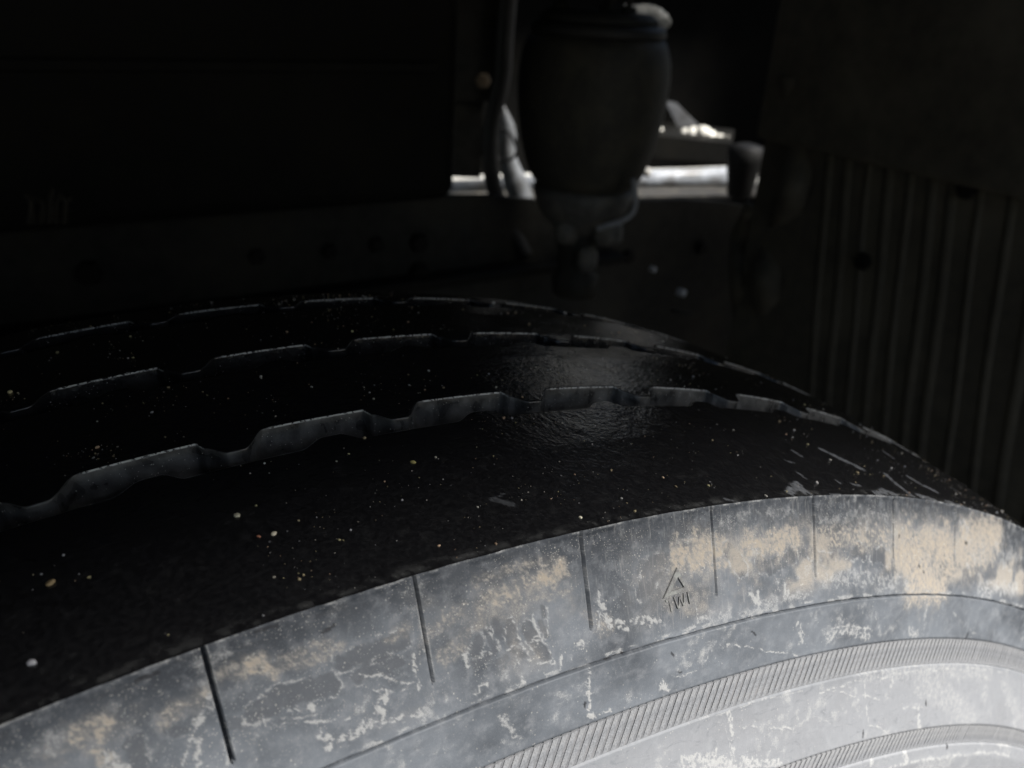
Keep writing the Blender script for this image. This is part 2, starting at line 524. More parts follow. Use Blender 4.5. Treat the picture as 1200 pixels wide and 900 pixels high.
STAINS = [
    ('T',1.33,0.9,[(-23.7,524.2),(-21.7,524.3),(-20.1,522.6)]),
    ('T',0.92,0.55,[(-18.5,523.3),(-15.5,523.7),(-9.9,523.6)]),
    ('T',1.0,0.5,[(-28.7,524.4),(-25.9,524.7),(-24.2,523.3)]),
    ('T',0.85,0.5,[(-15.9,521.9),(-10.7,522.0),(-8.3,522.4)]),
    ('T',0.87,0.55,[(0.1,520.9),(4.0,521.2)]),
    ('D',1.89,0.9,[(-9.0,519.4),(-4.2,519.7),(2.3,519.6)]),
    ('D',1.56,0.8,[(-6.4,516.8),(0.3,516.6)]),
    ('D',2.04,0.85,[(-24.3,517.0),(-17.8,517.3),(-11.8,517.2)]),
    ('D',1.01,0.6,[(-28.6,516.7),(-24.5,516.4)]),
    ('L',0.18,0.9,[(-6.3,516.9),(-2.1,514.7),(2.1,512.4),(4.8,510.5)]),
    ('P',0.79,0.9,[(-3.2,513.0),(-2.1,510.8),(-3.9,508.7)]),
    ('L',0.26,0.8,[(-4.9,509.1),(-2.3,512.1),(2.3,511.4)]),
    ('P',0.53,0.8,[(4.1,517.0),(3.6,513.1),(4.2,510.8)]),
    ('P',0.6,0.9,[(-17.4,514.6),(-16.0,514.2)]),
    ('L',0.26,0.8,[(-23.3,514.3),(-19.5,513.2),(-15.1,511.8),(-11.6,510.7)]),
    ('L',0.17,0.7,[(-20.7,514.4),(-15.1,512.9)]),
    ('P',0.7,0.7,[(-15.4,510.2),(-13.9,508.1),(-10.1,507.5)]),
    ('P',0.62,0.7,[(-15.0,506.8),(-12.5,507.5),(-6.9,507.7),(-0.4,506.9),(4.7,506.6)]),
    ('L',0.26,0.9,[(-11.9,510.0),(-6.4,509.7),(-2.5,509.0)]),
    ('T',1.82,0.8,[(-49.5,523.9),(-46.1,524.3)]),
    ('P',0.59,0.9,[(-46.4,520.7),(-46.2,518.8),(-44.7,517.2)]),
    ('T',0.84,0.7,[(-47.9,521.2),(-46.3,518.4)]),
    ('L',0.34,0.8,[(-41.3,519.4),(-41.5,516.8),(-41.4,515.5)]),
    ('L',0.42,0.9,[(-36.5,513.7),(-35.0,516.9),(-33.0,519.1)]),
    ('P',0.75,0.8,[(-34.1,519.0),(-31.9,519.7),(-30.5,521.6)]),
    ('T',1.16,0.6,[(-38.0,521.4),(-34.6,522.0),(-31.1,522.6)]),
    ('D',1.67,0.7,[(-42.8,519.9),(-42.9,517.2)]),
    ('D',1.0,0.6,[(-36.7,518.8),(-35.6,518.6)]),
    ('L',0.25,0.7,[(-43.2,520.6),(-44.2,519.4)]),
    ('T',1.5,0.4,[(-53.2,523.1),(-50.7,523.8)]),
    ('P',0.68,0.8,[(-33.9,516.1),(-34.2,513.1)]),
    ('L',0.25,0.8,[(-30.3,514.6),(-30.5,510.6)]),
    ('T',1.65,0.75,[(20.3,521.6),(26.0,521.8),(34.1,522.9)]),
    ('T',1.5,1.0,[(32.3,522.0),(35.1,522.7),(37.7,523.5)]),
    ('T',0.92,0.6,[(19.2,525.8),(26.7,525.9),(36.6,525.8)]),
    ('T',1.42,0.6,[(7.3,519.1),(11.0,520.6),(14.8,521.5)]),
    ('T',1.25,0.5,[(9.8,514.4),(14.8,516.8)]),
    ('T',1.13,0.6,[(34.4,524.7),(35.7,520.3)]),
    ('T',0.94,0.5,[(25.5,519.1),(33.5,519.1),(40.3,519.9)]),
    ('D',1.27,1.0,[(16.2,513.8),(17.5,515.0)]),
    ('D',1.0,0.9,[(16.2,511.6),(18.5,511.9)]),
    ('D',1.01,0.9,[(21.5,517.8),(22.1,515.2)]),
    ('D',1.2,1.0,[(24.4,516.1),(24.8,512.9)]),
    ('D',1.01,0.8,[(19.6,515.9),(20.5,512.8)]),
    ('D',0.84,0.9,[(24.2,511.5),(26.6,509.8)]),
    ('D',1.31,1.0,[(28.3,514.7),(29.1,512.4)]),
    ('D',1.23,1.0,[(30.1,511.0),(31.6,508.2)]),
    ('D',0.66,0.8,[(31.5,514.7),(32.3,512.2)]),
    ('D',0.56,0.8,[(32.4,517.4),(32.5,515.8)]),
    ('D',0.74,0.7,[(21.0,510.3),(22.5,510.7)]),
    ('L',0.28,1.0,[(25.1,516.8),(25.9,514.5),(27.0,511.7),(28.1,509.3)]),
    ('L',0.24,1.0,[(30.0,516.7),(30.1,513.8),(30.7,512.2),(32.3,509.6),(33.5,507.2)]),
    ('L',0.23,0.9,[(22.3,512.0),(25.2,512.0),(28.2,511.7),(30.8,511.5)]),
    ('L',0.24,0.9,[(23.3,508.9),(26.1,509.0),(29.4,507.5),(33.5,506.8)]),
    ('L',0.28,0.8,[(33.1,517.1),(33.1,514.3),(32.5,512.0)]),
    ('P',0.63,0.8,[(13.4,514.1),(14.0,511.6)]),
    ('L',0.27,0.8,[(15.5,512.7),(17.9,512.7)]),
    ('P',0.56,0.8,[(24.9,510.0),(25.6,508.5)]),
    ('L',0.23,0.8,[(19.8,517.0),(21.3,512.6),(22.4,510.4)]),
    ('P',0.55,0.7,[(14.8,506.7),(16.8,506.9)]),
    ('P',0.38,1.0,[(25.7,505.9),(26.0,505.0)]),
    ('L',0.48,1.0,[(35.5,507.8),(34.7,505.4)]),
    ('P',0.59,0.9,[(40.1,508.1),(41.0,508.1)]),
    ('L',0.19,0.7,[(38.2,507.3),(37.4,504.7)]),
    ('P',0.5,1.0,[(41.6,503.1),(41.7,498.0),(42.0,492.4)]),
    ('P',0.31,0.9,[(41.7,492.1),(44.1,491.8),(47.9,491.8)]),
    ('P',0.86,0.55,[(19.4,499.6),(21.6,497.2),(24.1,493.8)]),
    ('P',1.08,1.0,[(62.8,494.0),(63.8,491.3)]),
    ('L',0.3,0.5,[(30.7,497.7),(41.7,497.7),(58.5,496.8)]),
    ('T',3.67,1.0,[(70.2,519.8),(76.8,520.2),(80.4,519.7)]),
    ('T',2.12,0.8,[(69.1,521.8),(74.6,523.8)]),
    ('D',2.47,0.8,[(58.7,515.5),(61.3,518.6),(63.1,519.7)]),
    ('D',1.85,0.7,[(58.9,519.3),(64.0,520.8)]),
    ('P',1.0,0.8,[(46.1,515.5),(47.7,510.9),(52.7,508.9)]),
    ('L',0.39,0.9,[(46.4,517.4),(45.5,511.0)]),
    ('T',1.18,0.5,[(43.2,513.6),(48.2,509.4)]),
    ('P',0.82,0.7,[(54.1,509.8),(58.9,509.9),(62.4,508.1)]),
    ('L',0.21,0.7,[(63.6,507.6),(62.7,504.6)]),
    ('L',0.22,0.6,[(72.9,509.1),(73.9,505.7)]),
    ('P',0.65,0.6,[(68.4,504.9),(76.8,506.6)]),
    ('D',1.0,0.6,[(52.7,516.7),(53.7,513.9)]),
    ('P',1.38,0.42,[(82.9,525.6),(93.0,526.9),(108.6,526.8)]),
    ('T',3.06,0.95,[(92.4,519.8),(100.1,519.9),(108.2,520.4)]),
    ('D',1.8,0.9,[(84.3,520.3),(86.9,517.6),(88.4,514.9)]),
    ('D',1.66,0.8,[(95.1,515.7),(99.7,514.3),(108.0,516.5)]),
    ('P',1.62,0.75,[(91.6,510.0),(94.4,507.7)]),
    ('P',1.44,0.7,[(101.6,510.4),(104.1,508.1)]),
    ('P',0.78,0.6,[(80.9,506.3),(83.9,507.3)]),
    ('P',1.19,0.5,[(88.1,505.2),(100.7,506.4),(114.2,506.9)]),
    ('T',3.15,0.8,[(118.4,518.2),(127.6,519.4),(147.8,519.5)]),
    ('D',1.51,0.9,[(115.5,516.3),(118.9,514.9),(123.3,514.2)]),
    ('D',1.73,0.95,[(133.3,515.0),(135.7,516.4),(138.1,514.8)]),
    ('D',1.94,0.95,[(143.1,514.2),(146.5,514.6),(149.1,513.7)]),
    ('P',2.68,0.5,[(119.7,509.1),(133.1,509.5),(154.4,507.4)]),
    ('P',1.33,0.42,[(118.7,523.5),(133.6,524.5),(150.1,524.4)]),
    ('T',7.38,1.0,[(160.0,515.7),(166.4,512.4),(171.5,509.0)]),
    ('T',6.14,1.0,[(171.3,517.1),(184.7,517.7)]),
    ('T',5.06,1.0,[(196.2,520.5),(220.9,524.6)]),
    ('T',4.89,0.85,[(179.4,511.5),(196.4,516.0),(215.7,519.0)]),
    ('T',4.52,0.9,[(164.0,505.5),(179.5,505.6)]),
    ('D',2.72,0.5,[(196.8,509.8),(212.8,512.7),(223.5,512.7)]),
    ('P',2.47,0.6,[(209.8,506.9),(239.6,509.6)]),
    ('T',1.42,0.6,[(150.0,520.1),(160.0,521.9)]),
    ('P',1.65,0.5,[(230.4,519.4),(243.4,519.8)]),
    ('P',1.0,0.7,[(110.0,499.9),(111.9,494.6)]),
    ('P',1.88,0.65,[(124.4,494.9),(131.3,495.6),(143.6,493.5)]),
    ('L',0.27,0.9,[(120.1,496.8),(124.9,497.2),(135.0,496.7),(144.2,494.5)]),
    ('P',0.66,0.6,[(128.0,501.6),(129.3,498.2)]),
    ('P',0.56,0.5,[(144.9,500.1),(148.5,494.9)]),
    ('P',0.76,0.5,[(172.8,501.0),(175.0,493.9)]),
    ('L',0.5,0.7,[(191.1,499.0),(200.8,494.9),(213.4,491.7)]),
    ('P',1.35,0.6,[(166.1,493.8),(171.0,492.1)]),
    ('L',0.3,1.0,[(79.1,500.0),(85.8,498.1),(92.3,496.0),(99.0,494.2),(106.0,492.5),(111.6,491.0)]),
    ('L',0.45,0.8,[(79.2,499.6),(77.2,497.3),(75.4,495.1)]),
    ('L',0.27,0.8,[(65.8,495.3),(69.7,494.4),(73.8,494.4)]),
    ('L',0.22,0.7,[(67.4,492.2),(72.8,490.7)]),
    ('P',0.55,0.6,[(74.3,497.5),(75.3,499.0)]),
    ('P',0.71,0.9,[(84.5,482.2),(85.7,479.6),(86.9,476.8)]),
    ('P',0.84,0.7,[(86.9,476.8),(87.2,472.9),(87.9,469.6)]),
    ('L',0.37,0.9,[(89.6,477.7),(97.5,475.3),(111.0,472.2)]),
    ('L',0.24,0.6,[(82.6,479.7),(86.1,475.1)]),
    ('P',1.42,0.7,[(69.6,474.0),(78.6,471.9),(90.9,468.4)]),
    ('L',0.59,0.9,[(80.6,474.4),(81.1,471.3)]),
    ('P',1.21,0.65,[(69.7,472.9),(85.1,468.8),(106.0,464.0)]),
    ('P',0.88,0.7,[(90.8,469.3),(102.2,465.8),(107.9,464.1)]),
    ('L',0.28,0.9,[(143.4,481.2),(146.0,475.0),(149.9,467.8)]),
    ('L',0.35,0.9,[(128.5,479.5),(139.2,477.2),(153.7,474.2)]),
    ('L',0.34,0.7,[(132.1,480.2),(137.8,479.3)]),
    ('L',0.3,0.9,[(149.0,467.4),(156.2,465.8),(164.3,462.7)]),
    ('P',0.79,0.8,[(179.4,470.6),(181.8,463.0)]),
    ('L',0.39,0.8,[(169.0,470.6),(185.1,469.5)]),
    ('P',4.97,0.45,[(177.2,477.9),(195.3,472.8),(224.1,463.9)]),
    ('P',2.73,0.4,[(245.9,476.7),(263.6,470.6),(279.1,465.0)]),
    ('P',0.59,0.7,[(162.3,488.7),(160.7,483.4),(159.0,476.1)]),
    ('L',0.39,0.7,[(179.1,490.9),(177.4,483.5)]),
    ('P',0.67,0.5,[(201.4,488.3),(205.8,476.7)]),
    ('P',3.47,0.45,[(142.2,482.6),(176.8,482.1),(230.3,480.0)]),
    ('L',0.39,0.9,[(122.1,480.0),(138.3,480.6),(166.5,480.8),(201.0,481.3),(246.3,481.5)]),
    ('L',0.24,0.7,[(69.2,482.7),(93.3,482.2),(114.2,481.7)]),
    ('L',0.28,0.6,[(139.3,475.1),(145.6,469.8)]),
    ('L',0.2,0.5,[(115.2,475.9),(132.4,469.7)]),
    ('P',1.11,0.9,[(174.1,457.2),(178.9,453.3)]),
    ('P',2.7,0.5,[(189.5,450.9),(212.9,450.8)]),
    ('L',0.72,0.9,[(168.1,452.6),(204.5,452.4),(251.0,453.5),(271.6,453.0)]),
    ('P',0.89,0.8,[(149.1,461.5),(156.0,455.6)]),
    ('P',1.17,0.7,[(254.7,456.9),(266.8,456.8)]),
    ('P',0.64,0.7,[(180.3,461.7),(182.7,463.7)]),
    ('N',0.38,1.0,[(213.3,488.9),(213.4,486.5)]),
    ('N',0.32,1.0,[(183.6,471.7),(184.3,470.1)]),
    ('N',0.29,1.0,[(147.5,466.2),(147.6,464.2)]),
    ('N',0.51,1.0,[(206.3,458.0),(207.5,455.5)]),
    ('N',0.34,1.0,[(206.9,492.2),(205.9,490.5)]),
    ('N',0.3,1.0,[(40.6,495.8),(40.6,494.7)]),
    ('N',0.25,0.9,[(46.4,503.9),(49.0,504.1)]),
    ('N',0.3,0.9,[(50.4,504.1),(51.1,503.8)]),
    ('N',0.23,0.8,[(91.5,500.5),(93.6,499.0)]),
    ('N',0.21,0.8,[(64.9,500.9),(65.7,499.9)]),
    ('N',0.22,0.8,[(67.7,495.5),(68.5,495.3)]),
    ('N',0.49,0.8,[(196.8,519.5),(198.0,519.4)]),
    ('N',0.37,0.7,[(166.9,511.9),(167.9,511.5)]),
    ('N',0.37,0.7,[(169.9,510.1),(170.4,509.9)]),
    ('N',0.36,0.7,[(156.3,519.7),(155.9,519.1)]),
    ('N',0.34,0.8,[(-11.0,525.5),(-9.7,525.7),(-8.7,526.0)]),
    ('N',0.41,0.8,[(-39.8,528.7),(-36.7,528.7)]),
    ('N',0.33,0.7,[(-21.4,529.2),(-17.9,529.1)]),
]
SCUFFS = [
    (1.24,0.9,[(120.6,1.9),(127.8,5.0),(126.6,2.3)]),
    (0.75,0.9,[(128.3,5.7),(127.7,2.6),(128.5,0.7)]),
    (1.16,0.8,[(161.6,23.6),(166.4,19.0),(171.5,14.0)]),
    (1.04,0.8,[(183.8,12.6),(182.1,7.4),(182.1,2.1)]),
    (1.11,0.75,[(200.4,13.3),(202.9,9.9),(207.8,6.5)]),
    (1.27,0.8,[(160.4,0.5),(168.3,2.6),(171.8,0.8)]),
    (1.21,0.7,[(187.1,2.2),(196.0,0.0)]),
    (0.39,0.7,[(135.1,16.4),(137.6,15.1)]),
    (0.68,0.6,[(144.5,21.4),(145.2,18.8)]),
    (0.55,0.7,[(154.0,5.3),(157.1,4.6)]),
    (0.51,0.7,[(133.8,10.5),(134.4,8.0)]),
    (0.52,0.6,[(137.4,0.0),(141.5,0.1)]),
    (0.54,0.5,[(148.2,6.9),(148.3,5.6)]),
    (0.45,0.5,[(95.2,1.7),(98.0,0.0)]),
    (0.52,0.6,[(234.3,14.5),(235.2,11.7)]),
    (0.96,0.6,[(205.1,0.9),(216.1,0.0)]),
    (0.83,0.6,[(210.4,30.5),(210.6,26.8)]),
    (0.29,0.35,[(34.8,15.3),(37.6,16.3)]),
    (0.77,0.35,[(34.2,15.1),(37.5,12.3)]),
]
PEBBLES = [(-0.0346, 29.4, 1.86), (-0.0251, 21.3, 1.45), (-0.0306, 21.8, 1.09), (-0.1001, 26.7, 2.19), (-0.1098, 9.7, 2.39), (0.0956, 3.8, 1.17), (0.043, 33.0, 1.6), (0.2068, 144.7, 1.99), (0.2671, 140.3, 1.74), (-0.1012, 107.1, 2.01), (0.1994, 113.6, 1.22), (0.1581, 8.4, 0.87), (0.1316, 17.6, 1.07), (0.1776, 7.2, 1.13), (0.2985, 17.3, 1.41), (-0.0264, 30.9, 0.75), (0.0246, 74.3, 0.92), (0.1067, 44.6, 1.12), (0.0268, 56.0, 0.64), (-0.0944, 33.2, 0.94), (-0.047, 113.3, 0.77)]


# --- side wall
SLW = 0.00038
slots = [S0 + DA * k for k in range(-4, 12)]
ex = []
for s in slots:
    ex += [s - SLW / R * 1.5, s - SLW / R * .75, s, s + SLW / R * .75, s + SLW / R * 1.5]
wa = angles(0.00078, ex)
RING = 0.50383
BANDS = [(0.48284, 0.49019), (0.4568, 0.4628)]
wr = np.concatenate([np.linspace(.5300, .5292, 4), np.arange(.5289, .5055, -.00038), np.linspace(.5053, .5024, 16), np.arange(.5020, .4455, -.00038),
                     np.linspace(.444, .302, 30)])
A, RR = np.meshgrid(wa, wr, indexing='ij')
arc = A * 480.0
rm = RR * 1000.0
H = np.zeros_like(A)
tanm = np.zeros_like(A); palem = np.zeros_like(A); clean = np.zeros_like(A); nick = np.zeros_like(A)
fine_cols = (A > FA) & (A < FB)
for typ, w, s, pts in STAINS:
    P_ = np.array(pts)
    k = 2.6 if typ in 'TPD' else 2.0
    lo = P_.min(0) - k * w - 1; hi = P_.max(0) + k * w + 1
    i0, i1 = np.searchsorted(wa * 480, [lo[0], hi[0]])
    js = np.where((wr * 1000 >= lo[1]) & (wr * 1000 <= hi[1]))[0]
    if i1 - i0 < 1 or len(js) == 0: continue
    sl = (slice(i0, i1), slice(js[0], js[-1] + 1))
    x = arc[sl]; y = rm[sl]
    d = np.full(x.shape, 1e9)
    wx = ((fbm(x * .9, y * .9, 40, 4) - .5) * (.7 if typ == 'L' else 2.0) + (fbm(x * .22, y * .22, 41, 2) - .5) * 1.5) * (.25 if typ in 'ND' else 1)
    wy = ((fbm(x * .9 + 50, y * .9, 44, 4) - .5) * (.7 if typ == 'L' else 2.0) + (fbm(x * .22 + 50, y * .22, 45, 2) - .5) * 1.5) * (.25 if typ in 'ND' else 1)
    for (ax, ay), (bx, by) in (list(zip(pts[:-1], pts[1:])) or [(pts[0], pts[0])]):
        L2 = (bx - ax) ** 2 + (by - ay) ** 2 + 1e-9
        t = np.clip(((x + wx - ax) * (bx - ax) + (y + wy - ay) * (by - ay)) / L2, 0, 1)
        d = np.minimum(d, np.hypot(x + wx - ax - t * (bx - ax), y + wy - ay - t * (by - ay)))
    if typ == 'T':
        m = s * sstep(1.9, 0.35, d / w + (fbm(x * .55, y * .55, 50, 4) - .5) * 1.6) * np.clip(.35 + 1.3 * fbm(x * 1.1, y * 1.1, 60, 4), 0, 1)
        flk = np.clip((fbm(x * 2.0, y * 2.0, 62, 4) - .47) * 7, 0, 1)
        m = m * (.42 + .58 * flk) if s < .84 else m * (.6 + .4 * flk)
        tanm[sl] = np.maximum(tanm[sl], m)
    elif typ == 'D':
        dn = d / w + (fbm(x * .45, y * .45, 54, 2) - .5) * .9 + (fbm(x * 1.3, y * 1.3, 53, 3) - .5) * .55
        m = s * sstep(1.02, 0.86, dn) * np.clip(.35 + 1.3 * fbm(x * .5, y * .9, 52, 4), 0, 1)
        clean[sl] = np.maximum(clean[sl], m)
        rim = .62 * s * sstep(.26, .04, np.abs(dn - 1.12)) * np.clip((fbm(x * .6, y * .6, 51, 3) - .36) * 5, 0, 1)
        palem[sl] = np.maximum(palem[sl], rim)
    elif typ == 'N':
        nick[sl] = np.maximum(nick[sl], s * sstep(1.2, .6, d / max(w, .24)))
    else:
        if typ == 'P':
            m = s * sstep(1.25, 0.55, d / w + (fbm(x * 1.1, y * 1.1, 56, 4) - .5) * 1.3)
            m = .95 * m * np.clip((fbm(x * 1.5, y * 1.5, 58, 4) - .30) * 4.0, .15, 1)
        else:
            m = .8 * s * sstep(1.5, .3, d / max(w * .8, .24) + 1.2 * (fbm(x * 2.2, y * 2.2, 61, 3) - .5)) * np.clip((fbm(x * .8, y * .8, 59, 3) - .30) * 3.5, .05, 1)
        palem[sl] = np.maximum(palem[sl], m)
# more dust of the same kinds all round the wall
patch = fbm(arc * .07, rm * .10, 70, 5)
upper = sstep(504, 510, rm) * sstep(529, 522, rm)
tanm = np.maximum(tanm, .62 * upper * sstep(.53, .72, patch) * fbm(arc * .6, rm * .6, 74, 4))
tanm = np.maximum(tanm, .62 * sstep(45, 85, arc) * sstep(505, 510, rm) * sstep(528, 519, rm + 5 * (fbm(arc * .5, rm * .1, 75, 3) - .5)) * sstep(.36, .66, fbm(arc * .16, rm * .16, 76, 4)))
spk = fbm(arc * .13, rm * .16, 80, 4)
palem = np.maximum(palem, .42 * sstep(.50, .72, spk) * sstep(.42, .66, fbm(arc * .55, rm * .55, 84, 4)))
crk = np.abs(fbm(arc * .11, rm * .13, 90, 3) - .5)
palem = np.maximum(palem, .25 * sstep(.008, .002, crk) * sstep(.45, .62, fbm(arc * .06 + 9, rm * .06, 94, 3)))
film = np.clip(.63 + 1.5 * (fbm(arc * .06, rm * .09, 100, 5) - .5) + .25 * sstep(512, 485, rm), 0, 1)
film *= 1 - .80 * sstep(519.0, 528.5, rm + 4.0 * (fbm(arc * .35, rm * .1, 104, 3) - .5))
streak = sstep(500, 512, rm) * sstep(25, 60, arc) + .35 * sstep(505, 480, rm)
# relief: crust, slots, ring groove, recessed bands, edge flash
H += 0.00013 * tanm * fbm(arc * 1.3, rm * 1.3, 110, 3) + 0.00016 * palem
H += 0.00010 * (fbm(arc * .5, rm * .5, 114, 4) - .5)
for kk, s in enumerate(slots):
    d = np.abs(A - s) * R
    bot = .5107 if kk - 4 < 5 else .5140
    depth = np.where(d < SLW * .8, 1.0, 0.0) * (RR > bot + .0004 * np.sin(A * 900))
    dep = 0.0026 if kk - 4 < 4 else 0.0016
    H -= dep * depth
    tanm *= 1 - .9 * depth; palem *= 1 - .9 * depth
    film *= 1 - .9 * depth
    # raised, pale lips beside each slot
    lip = sstep(.0011, .0006, d) * (d > SLW * .8) * (RR > bot)
    palem = np.maximum(palem, .45 * lip * sstep(.4, .7, fbm(arc * .8, rm * .3, 118, 3)))
rw = RING + 0.00012 * (fbm(arc * .25, rm * 0, 120, 3) - .5)
rgr = sstep(.00034, .00016, np.abs(RR - rw))
H -= 0.0010 * rgr
film *= 1 - .88 * rgr; palem *= 1 - .7 * rgr; tanm *= 1 - .9 * rgr
H += 0.00025 * sstep(RING + .0004, RING - .0001, RR) * sstep(RING - .012, RING - .001, RR)
palem = np.maximum(palem, .5 * sstep(.0011, .0004, np.abs(RR - rw - .0007)) * sstep(.50, .66, fbm(arc * .3, rm * .8, 122, 4)))
for b0, b1 in BANDS:
    H -= 0.0009 * sstep(b0 - .00025, b0 + .00025, RR) * sstep(b1 + .00025, b1 - .00025, RR)
fl = sstep(.5288, .5295, RR)
fn = fbm(arc * .35, rm * 0 + 3, 124, 4)
H += fl * 0.00045 * sstep(.30, .75, fn)
palem = np.maximum(palem, .55 * sstep(.5294, .5297, RR) * sstep(.20, .85, fbm(arc * .45, rm * 0 + 3, 126, 5)))  # bright line of light along the worn edge, painted as pale tone
nick = np.maximum(nick, .22 * sstep(.5278, .5283, RR) * sstep(.5292, .5288, RR) * sstep(.60, .68, fbm(arc * .12, rm * 0 + 8, 128, 3)))
nick *= 1.0
P = S(A, RR, H)
dirt = np.stack([np.clip(tanm, 0, 1), np.clip(palem, 0, 1), np.clip(clean, 0, 1)], -1)
filma = np.stack([np.clip(film, 0, 1), np.clip(nick, 0, 1), np.clip(streak, 0, 1)], -1)
me = grid_mesh('sidewall', P, {'dirt': dirt, 'film': filma}, np.stack([arc, rm], -1), wrap=True)
link('sidewall', me, M['side'], tyre)


# --- tread ribs (zigzag grooves between them)
def ph(a): return ((a - G0) / DA) % 1.0


def wall_near(a):            # far edge of the nearer rib: small bumps into the groove
    p = ph(a)
    return sstep(.10, .27, p) * sstep(.48, .36, p)


def wall_far(a):             # near edge of the farther rib: square-cut shelf, rounded lug
    p = ph(a)
    return sstep(.595, .625, p) * .42 + sstep(.62, .74, p) * .58 - sstep(.82, .985, p)


GY = [0.0584, 0.1022, 0.1478]                # far edges of the three grooves
GW = 0.0115
RA = angles(0.0011)


def far_edge(i, a): return GY[i] - 0.0065 * wall_far(a)


def near_edge(i, a): return GY[i] - GW + 0.0035 * wall_near(a)


def rib(name, yn, yf, ncol, a, wall_n_=True, wall_f_=True, scuffs=None, flat_edge=None, falloff_=1.0):  # groove wall tone is dimmed rib by rib, light falloff put into colour
    cols = []
    n = len(a)
    attr = []
    z = np.zeros(n)
    ns = fbm(a * 530 * .18, z, 140, 4)
    pq = ph(a)
    notch_ = 1.0 if flat_edge is None else (.95 if falloff_ > .9 else .10) + (.05 if falloff_ > .9 else .90) * sstep(-.04, .04, pq) * sstep(.66, .58, pq)
    if wall_n_:
        for t, off in ((1.0, -.0014), (.93, -.0012), (.7, -.0008), (.45, -.0005), (.2, -.0002), (.055, -.00003), (.03, .0)):
            y = yn + off
            j = 0.00025 * (fbm(a * 530 * .5, z + t * 9, 144, 3) - .5)
            cols.append((y + j, crown(yn) - DEPTH * t))
            attr.append(np.stack([notch_ * falloff_ * np.clip(.42 + 1.5 * (fbm(a * 530 * .30, z + t * 6, 148, 5) - .5) + .12 * sstep(.2, .8, z + t), 0, 1), z + (0.0 if flat_edge is None or t > .04 else .8) * (flat_edge if flat_edge is not None else 0), z], -1))
        y = yn + .00012
        cols.append((y, crown(yn) - .00012))
        attr.append(np.stack([z + .2 * falloff_, (flat_edge if flat_edge is not None else z) * np.clip(.25 + 1.5 * ns, 0, 1), z], -1))
        cols.append((yn + .00030, crown(yn) + 0.00002))
        attr.append(np.stack([z, z, z], -1))
    else:
        cols.append((z + yn, crown(z + yn)))
        attr.append(np.zeros((n, 3)))
    tt = np.linspace(0.02, 0.985, ncol)
    for t in tt:
        y = yn + (yf - yn) * t
        dz = 0.00022 * (fbm(a * 530 * .11, y * 110, 152, 3) - .5) + 0.00010 * (fbm(a * 530 * .6, y * 600, 154, 3) - .5)
        cols.append((y, crown(y) + dz))
        e = np.zeros((n, 3))
        if not wall_n_: e[:, 0] = .30 * float(sstep(.0035, .0002, np.mean(y))) * sstep(.42, .66, fbm(a * 530 * .35, z + t * 40, 158, 4))
        e[:, 0] += .05 * sstep(.60, .80, fbm(a * 530 * .5, y * 500, 156, 4))
        attr.append(e)
    if wall_f_:
        for t, off in ((.04, .0001), (.3, .0003), (.7, .0008), (1.0, .0014)):
            cols.append((yf + off, crown(yf) - DEPTH * t))
            attr.append(np.stack([z + .45, z, z], -1))
    else:
        for t in (.012, .03, .06):
            cols.append((z + .195 + t * .25, crown(z + .195) - t)); attr.append(np.stack([z + .3, z, z], -1))
    P = np.empty((n, len(cols), 3)); D = np.empty((n, len(cols), 3))
    for j, ((y, r), e) in enumerate(zip(cols, attr)):
        P[:, j, 0] = r * np.sin(a); P[:, j, 1] = y; P[:, j, 2] = r * np.cos(a)
        D[:, j] = e
    if scuffs:
        Y = P[:, :, 1] * 1000; X = np.repeat(a[:, None] * 530, len(cols), 1)
        for w, s, pts in scuffs:
            d = np.full(X.shape, 1e9)
            wob = (fbm(X * .6, Y * .6, 160, 3) - .5) * w * .9
            for (ax, ay), (bx, by) in zip(pts[:-1], pts[1:]):
                L2 = (bx - ax) ** 2 + (by - ay) ** 2 + 1e-9
                t = np.clip(((X - ax) * (bx - ax) + (Y + wob - ay) * (by - ay)) / L2, 0, 1)
                d = np.minimum(d, np.hypot(X - ax - t * (bx - ax), Y + wob - ay - t * (by - ay)))
            D[:, :, 2] = np.maximum(D[:, :, 2], .85 * s * sstep(1.3, .7, d / w + .9 * (fbm(X * 1.1, Y * 1.1, 164, 4) - .5)) * np.clip((fbm(X * 1.6, Y * 1.6, 168, 3) - .25) * 4, .1, 1))
    me = grid_mesh(name, P, {'dirt': D}, wrap=True, flip=True)
    return link(name, me, M['tread'], tyre)


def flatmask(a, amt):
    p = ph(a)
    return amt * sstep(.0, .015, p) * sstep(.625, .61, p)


ra1 = angles(0.0008)
tag(rib('tread_rib', np.zeros(len(ra1)), near_edge(0, ra1), 96, ra1, wall_n_=False, scuffs=SCUFFS), 'widest shoulder rib of the tread, next to the sidewall')
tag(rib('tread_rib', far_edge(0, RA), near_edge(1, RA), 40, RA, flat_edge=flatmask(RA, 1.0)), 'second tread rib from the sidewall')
tag(rib('tread_rib', far_edge(1, RA), near_edge(2, RA), 32, RA, flat_edge=flatmask(RA, .8), falloff_=.12), 'third tread rib from the sidewall')
tag(rib('tread_rib', far_edge(2, RA), np.full(len(RA), .195), 36, RA, wall_f_=False, flat_edge=flatmask(RA, .5), falloff_=.01), 'farthest tread rib, rounding away to the inner shoulder')
